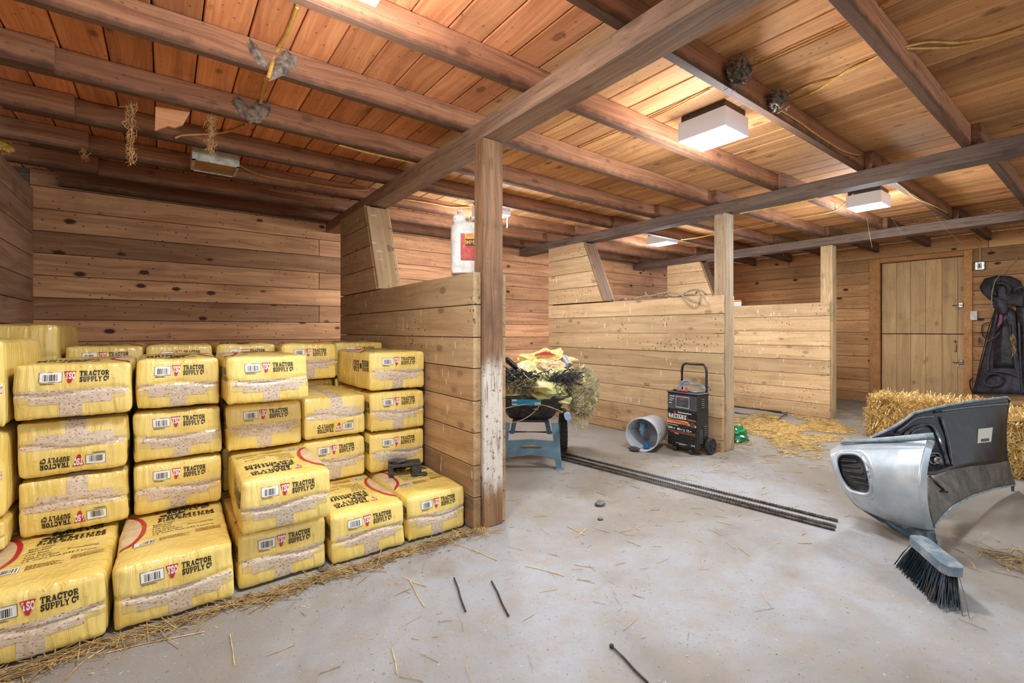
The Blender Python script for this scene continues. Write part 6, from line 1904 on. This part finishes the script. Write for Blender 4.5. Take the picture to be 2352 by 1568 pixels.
tag(cw.build('cobwebs', M['webgrey']), 'thin dusty cobweb threads hanging from beams and posts', 'cobweb', kind='stuff')

# ================================================================ STRAW AND DEBRIS ON THE FLOOR
def edge_strip(rg):
    f = rg.random()
    x_ = -0.5 + 1.8 * f
    y_ = 1.972 - abs(rg.gauss(0, 0.045)) * (0.45 + 0.55 * math.sin(f * 17) ** 2)
    a = rg.gauss(-0.1, 0.75)
    return Vector((x_, y_, rg.uniform(0.002, 0.014))), Vector((math.cos(a), math.sin(a), rg.uniform(-.06, .06)))
tag(straws(620, edge_strip, 0.03, 0.17, 0.0015, 50).build('floor_straw', M['strawd']), 'line of loose straw along the foot of the bag stack', 'straw', kind='stuff')
def patch(rg):
    while True:
        x_, y_ = rg.gauss(5.15, 0.55), rg.gauss(2.0, 0.33)
        if noise.noise(Vector((x_ * 2.2, y_ * 3, 0))) > -0.15 and y_ < 2.75 and not (6.0 < x_ < 6.25): break
    a = rg.gauss(-0.6, 0.5)
    return Vector((x_, y_, rg.uniform(0.002, 0.012))), Vector((math.cos(a), math.sin(a), rg.uniform(-.04, .04)))
tag(straws(3200, patch, 0.05, 0.16, 0.0022, 51).build('floor_straw', M['straw']), 'golden loose straw spread on the floor before the far stall', 'straw', kind='stuff')
def around(rg):
    k = rg.randrange(8)
    cx, cy, sx_, sy_ = [(2.55, 2.3, .25, .16), (2.75, 2.0, .35, .2), (1.7, 1.55, .5, .4), (3.75, 1.95, .25, .06), (3.0, 1.7, .6, .35), (2.2, 1.4, .9, .35), (0.6, 1.45, .6, .3), (5.3, 0.75, .25, .5)][k]
    return Vector((rg.gauss(cx, sx_), rg.gauss(cy, sy_), 0.003)), None
tag(straws(420, around, 0.012, 0.085, 0.0011, 52, tilt=0.02).build('floor_straw', M['strawd']), 'stray straw stalks scattered over the concrete floor', 'straw', kind='stuff')
for (pts, lab) in (([(1058, 1252), (1100, 1268), (1142, 1287)], 'single long straw on the concrete below the painted post'), ([(1206, 1299), (1245, 1307), (1297, 1322)], 'single long straw on the concrete right of centre'), ([(1302, 1208), (1322, 1217), (1343, 1228)], 'one of two crossed straws on the concrete'), ([(1347, 1213), (1335, 1224), (1322, 1234)], 'the other of two crossed straws on the concrete'), ([(928, 1326), (955, 1338), (979, 1346)], 'short straw crossing a longer one near the bags'), ([(940, 1330), (960, 1370), (975, 1393)], 'long straw lying towards the viewer near the bags'), ([(528, 1456), (534, 1490), (538, 1528)], 'straw standing lengthwise in the lower left'), ([(900, 1488), (908, 1520), (912, 1548)], 'curved straw at the lower edge left of centre'), ([(240, 1500), (330, 1478), (470, 1450)], 'long straw parallel to the bag row in the lower left'), ([(150, 1560), (190, 1520), (250, 1482)], 'long straw running out at the lower left edge')):
    tag(MB().tube(smooth_path([onZ(a, b_, 0.003) for a, b_ in pts]), 0.0016, 5).build('straw_stalk', M['straw']), lab, 'straw', 'single straws on the concrete')
db = MB(); rg = random.Random(61)
for k in range(2800):
    w = rg.random()
    if w < 0.6: x_, y_ = rg.uniform(-0.4, 4.2), rg.uniform(0.5, 2.3)
    elif w < 0.8: x_, y_ = rg.uniform(2.0, 3.65), rg.uniform(2.0, 4.0)
    else: x_ = rg.uniform(-0.4, 1.25); y_ = 1.93 - abs(rg.gauss(0, .12))
    r_ = rg.uniform(0.0009, 0.0036) * (1 if rg.random() > .03 else 1.8)
    c_ = Vector((x_, y_, 0.0))
    n_ = 5
    top = [c_ + Vector((math.cos(t) * r_ * rg.uniform(.6, 1.3), math.sin(t) * r_ * rg.uniform(.4, 1.0), r_ * 0.5)) for t in [q * 2 * math.pi / n_ for q in range(n_)]]
    bot = [Vector((p.x, p.y, 0.0003)) for p in top]
    db.add(top + bot, [tuple(range(n_))] + [(q, n_ + q, n_ + (q + 1) % n_, (q + 1) % n_) for q in range(n_)])
tag(db.build('floor_debris', M['debris']), 'wood chips and crumbs scattered over the concrete floor', 'debris', kind='stuff')
# chaff heap at the far right edge of the floor
def rightheap(rg):
    return Vector((rg.gauss(2.95, 0.10), rg.gauss(0.02, 0.16), rg.uniform(0.002, 0.02))), None
tag(straws(1500, rightheap, 0.02, 0.09, 0.0016, 53).build('floor_straw', M['strawd']), 'straw and chaff heap at the right picture edge on the floor', 'straw', kind='stuff')
for b_ in [o for o in bpy.data.objects if o.name.split('.')[0] in ('lettering', 'fine_print', 'white_print', 'emblem', 'clear_tape')]:
    b_['kind'] = 'stuff'
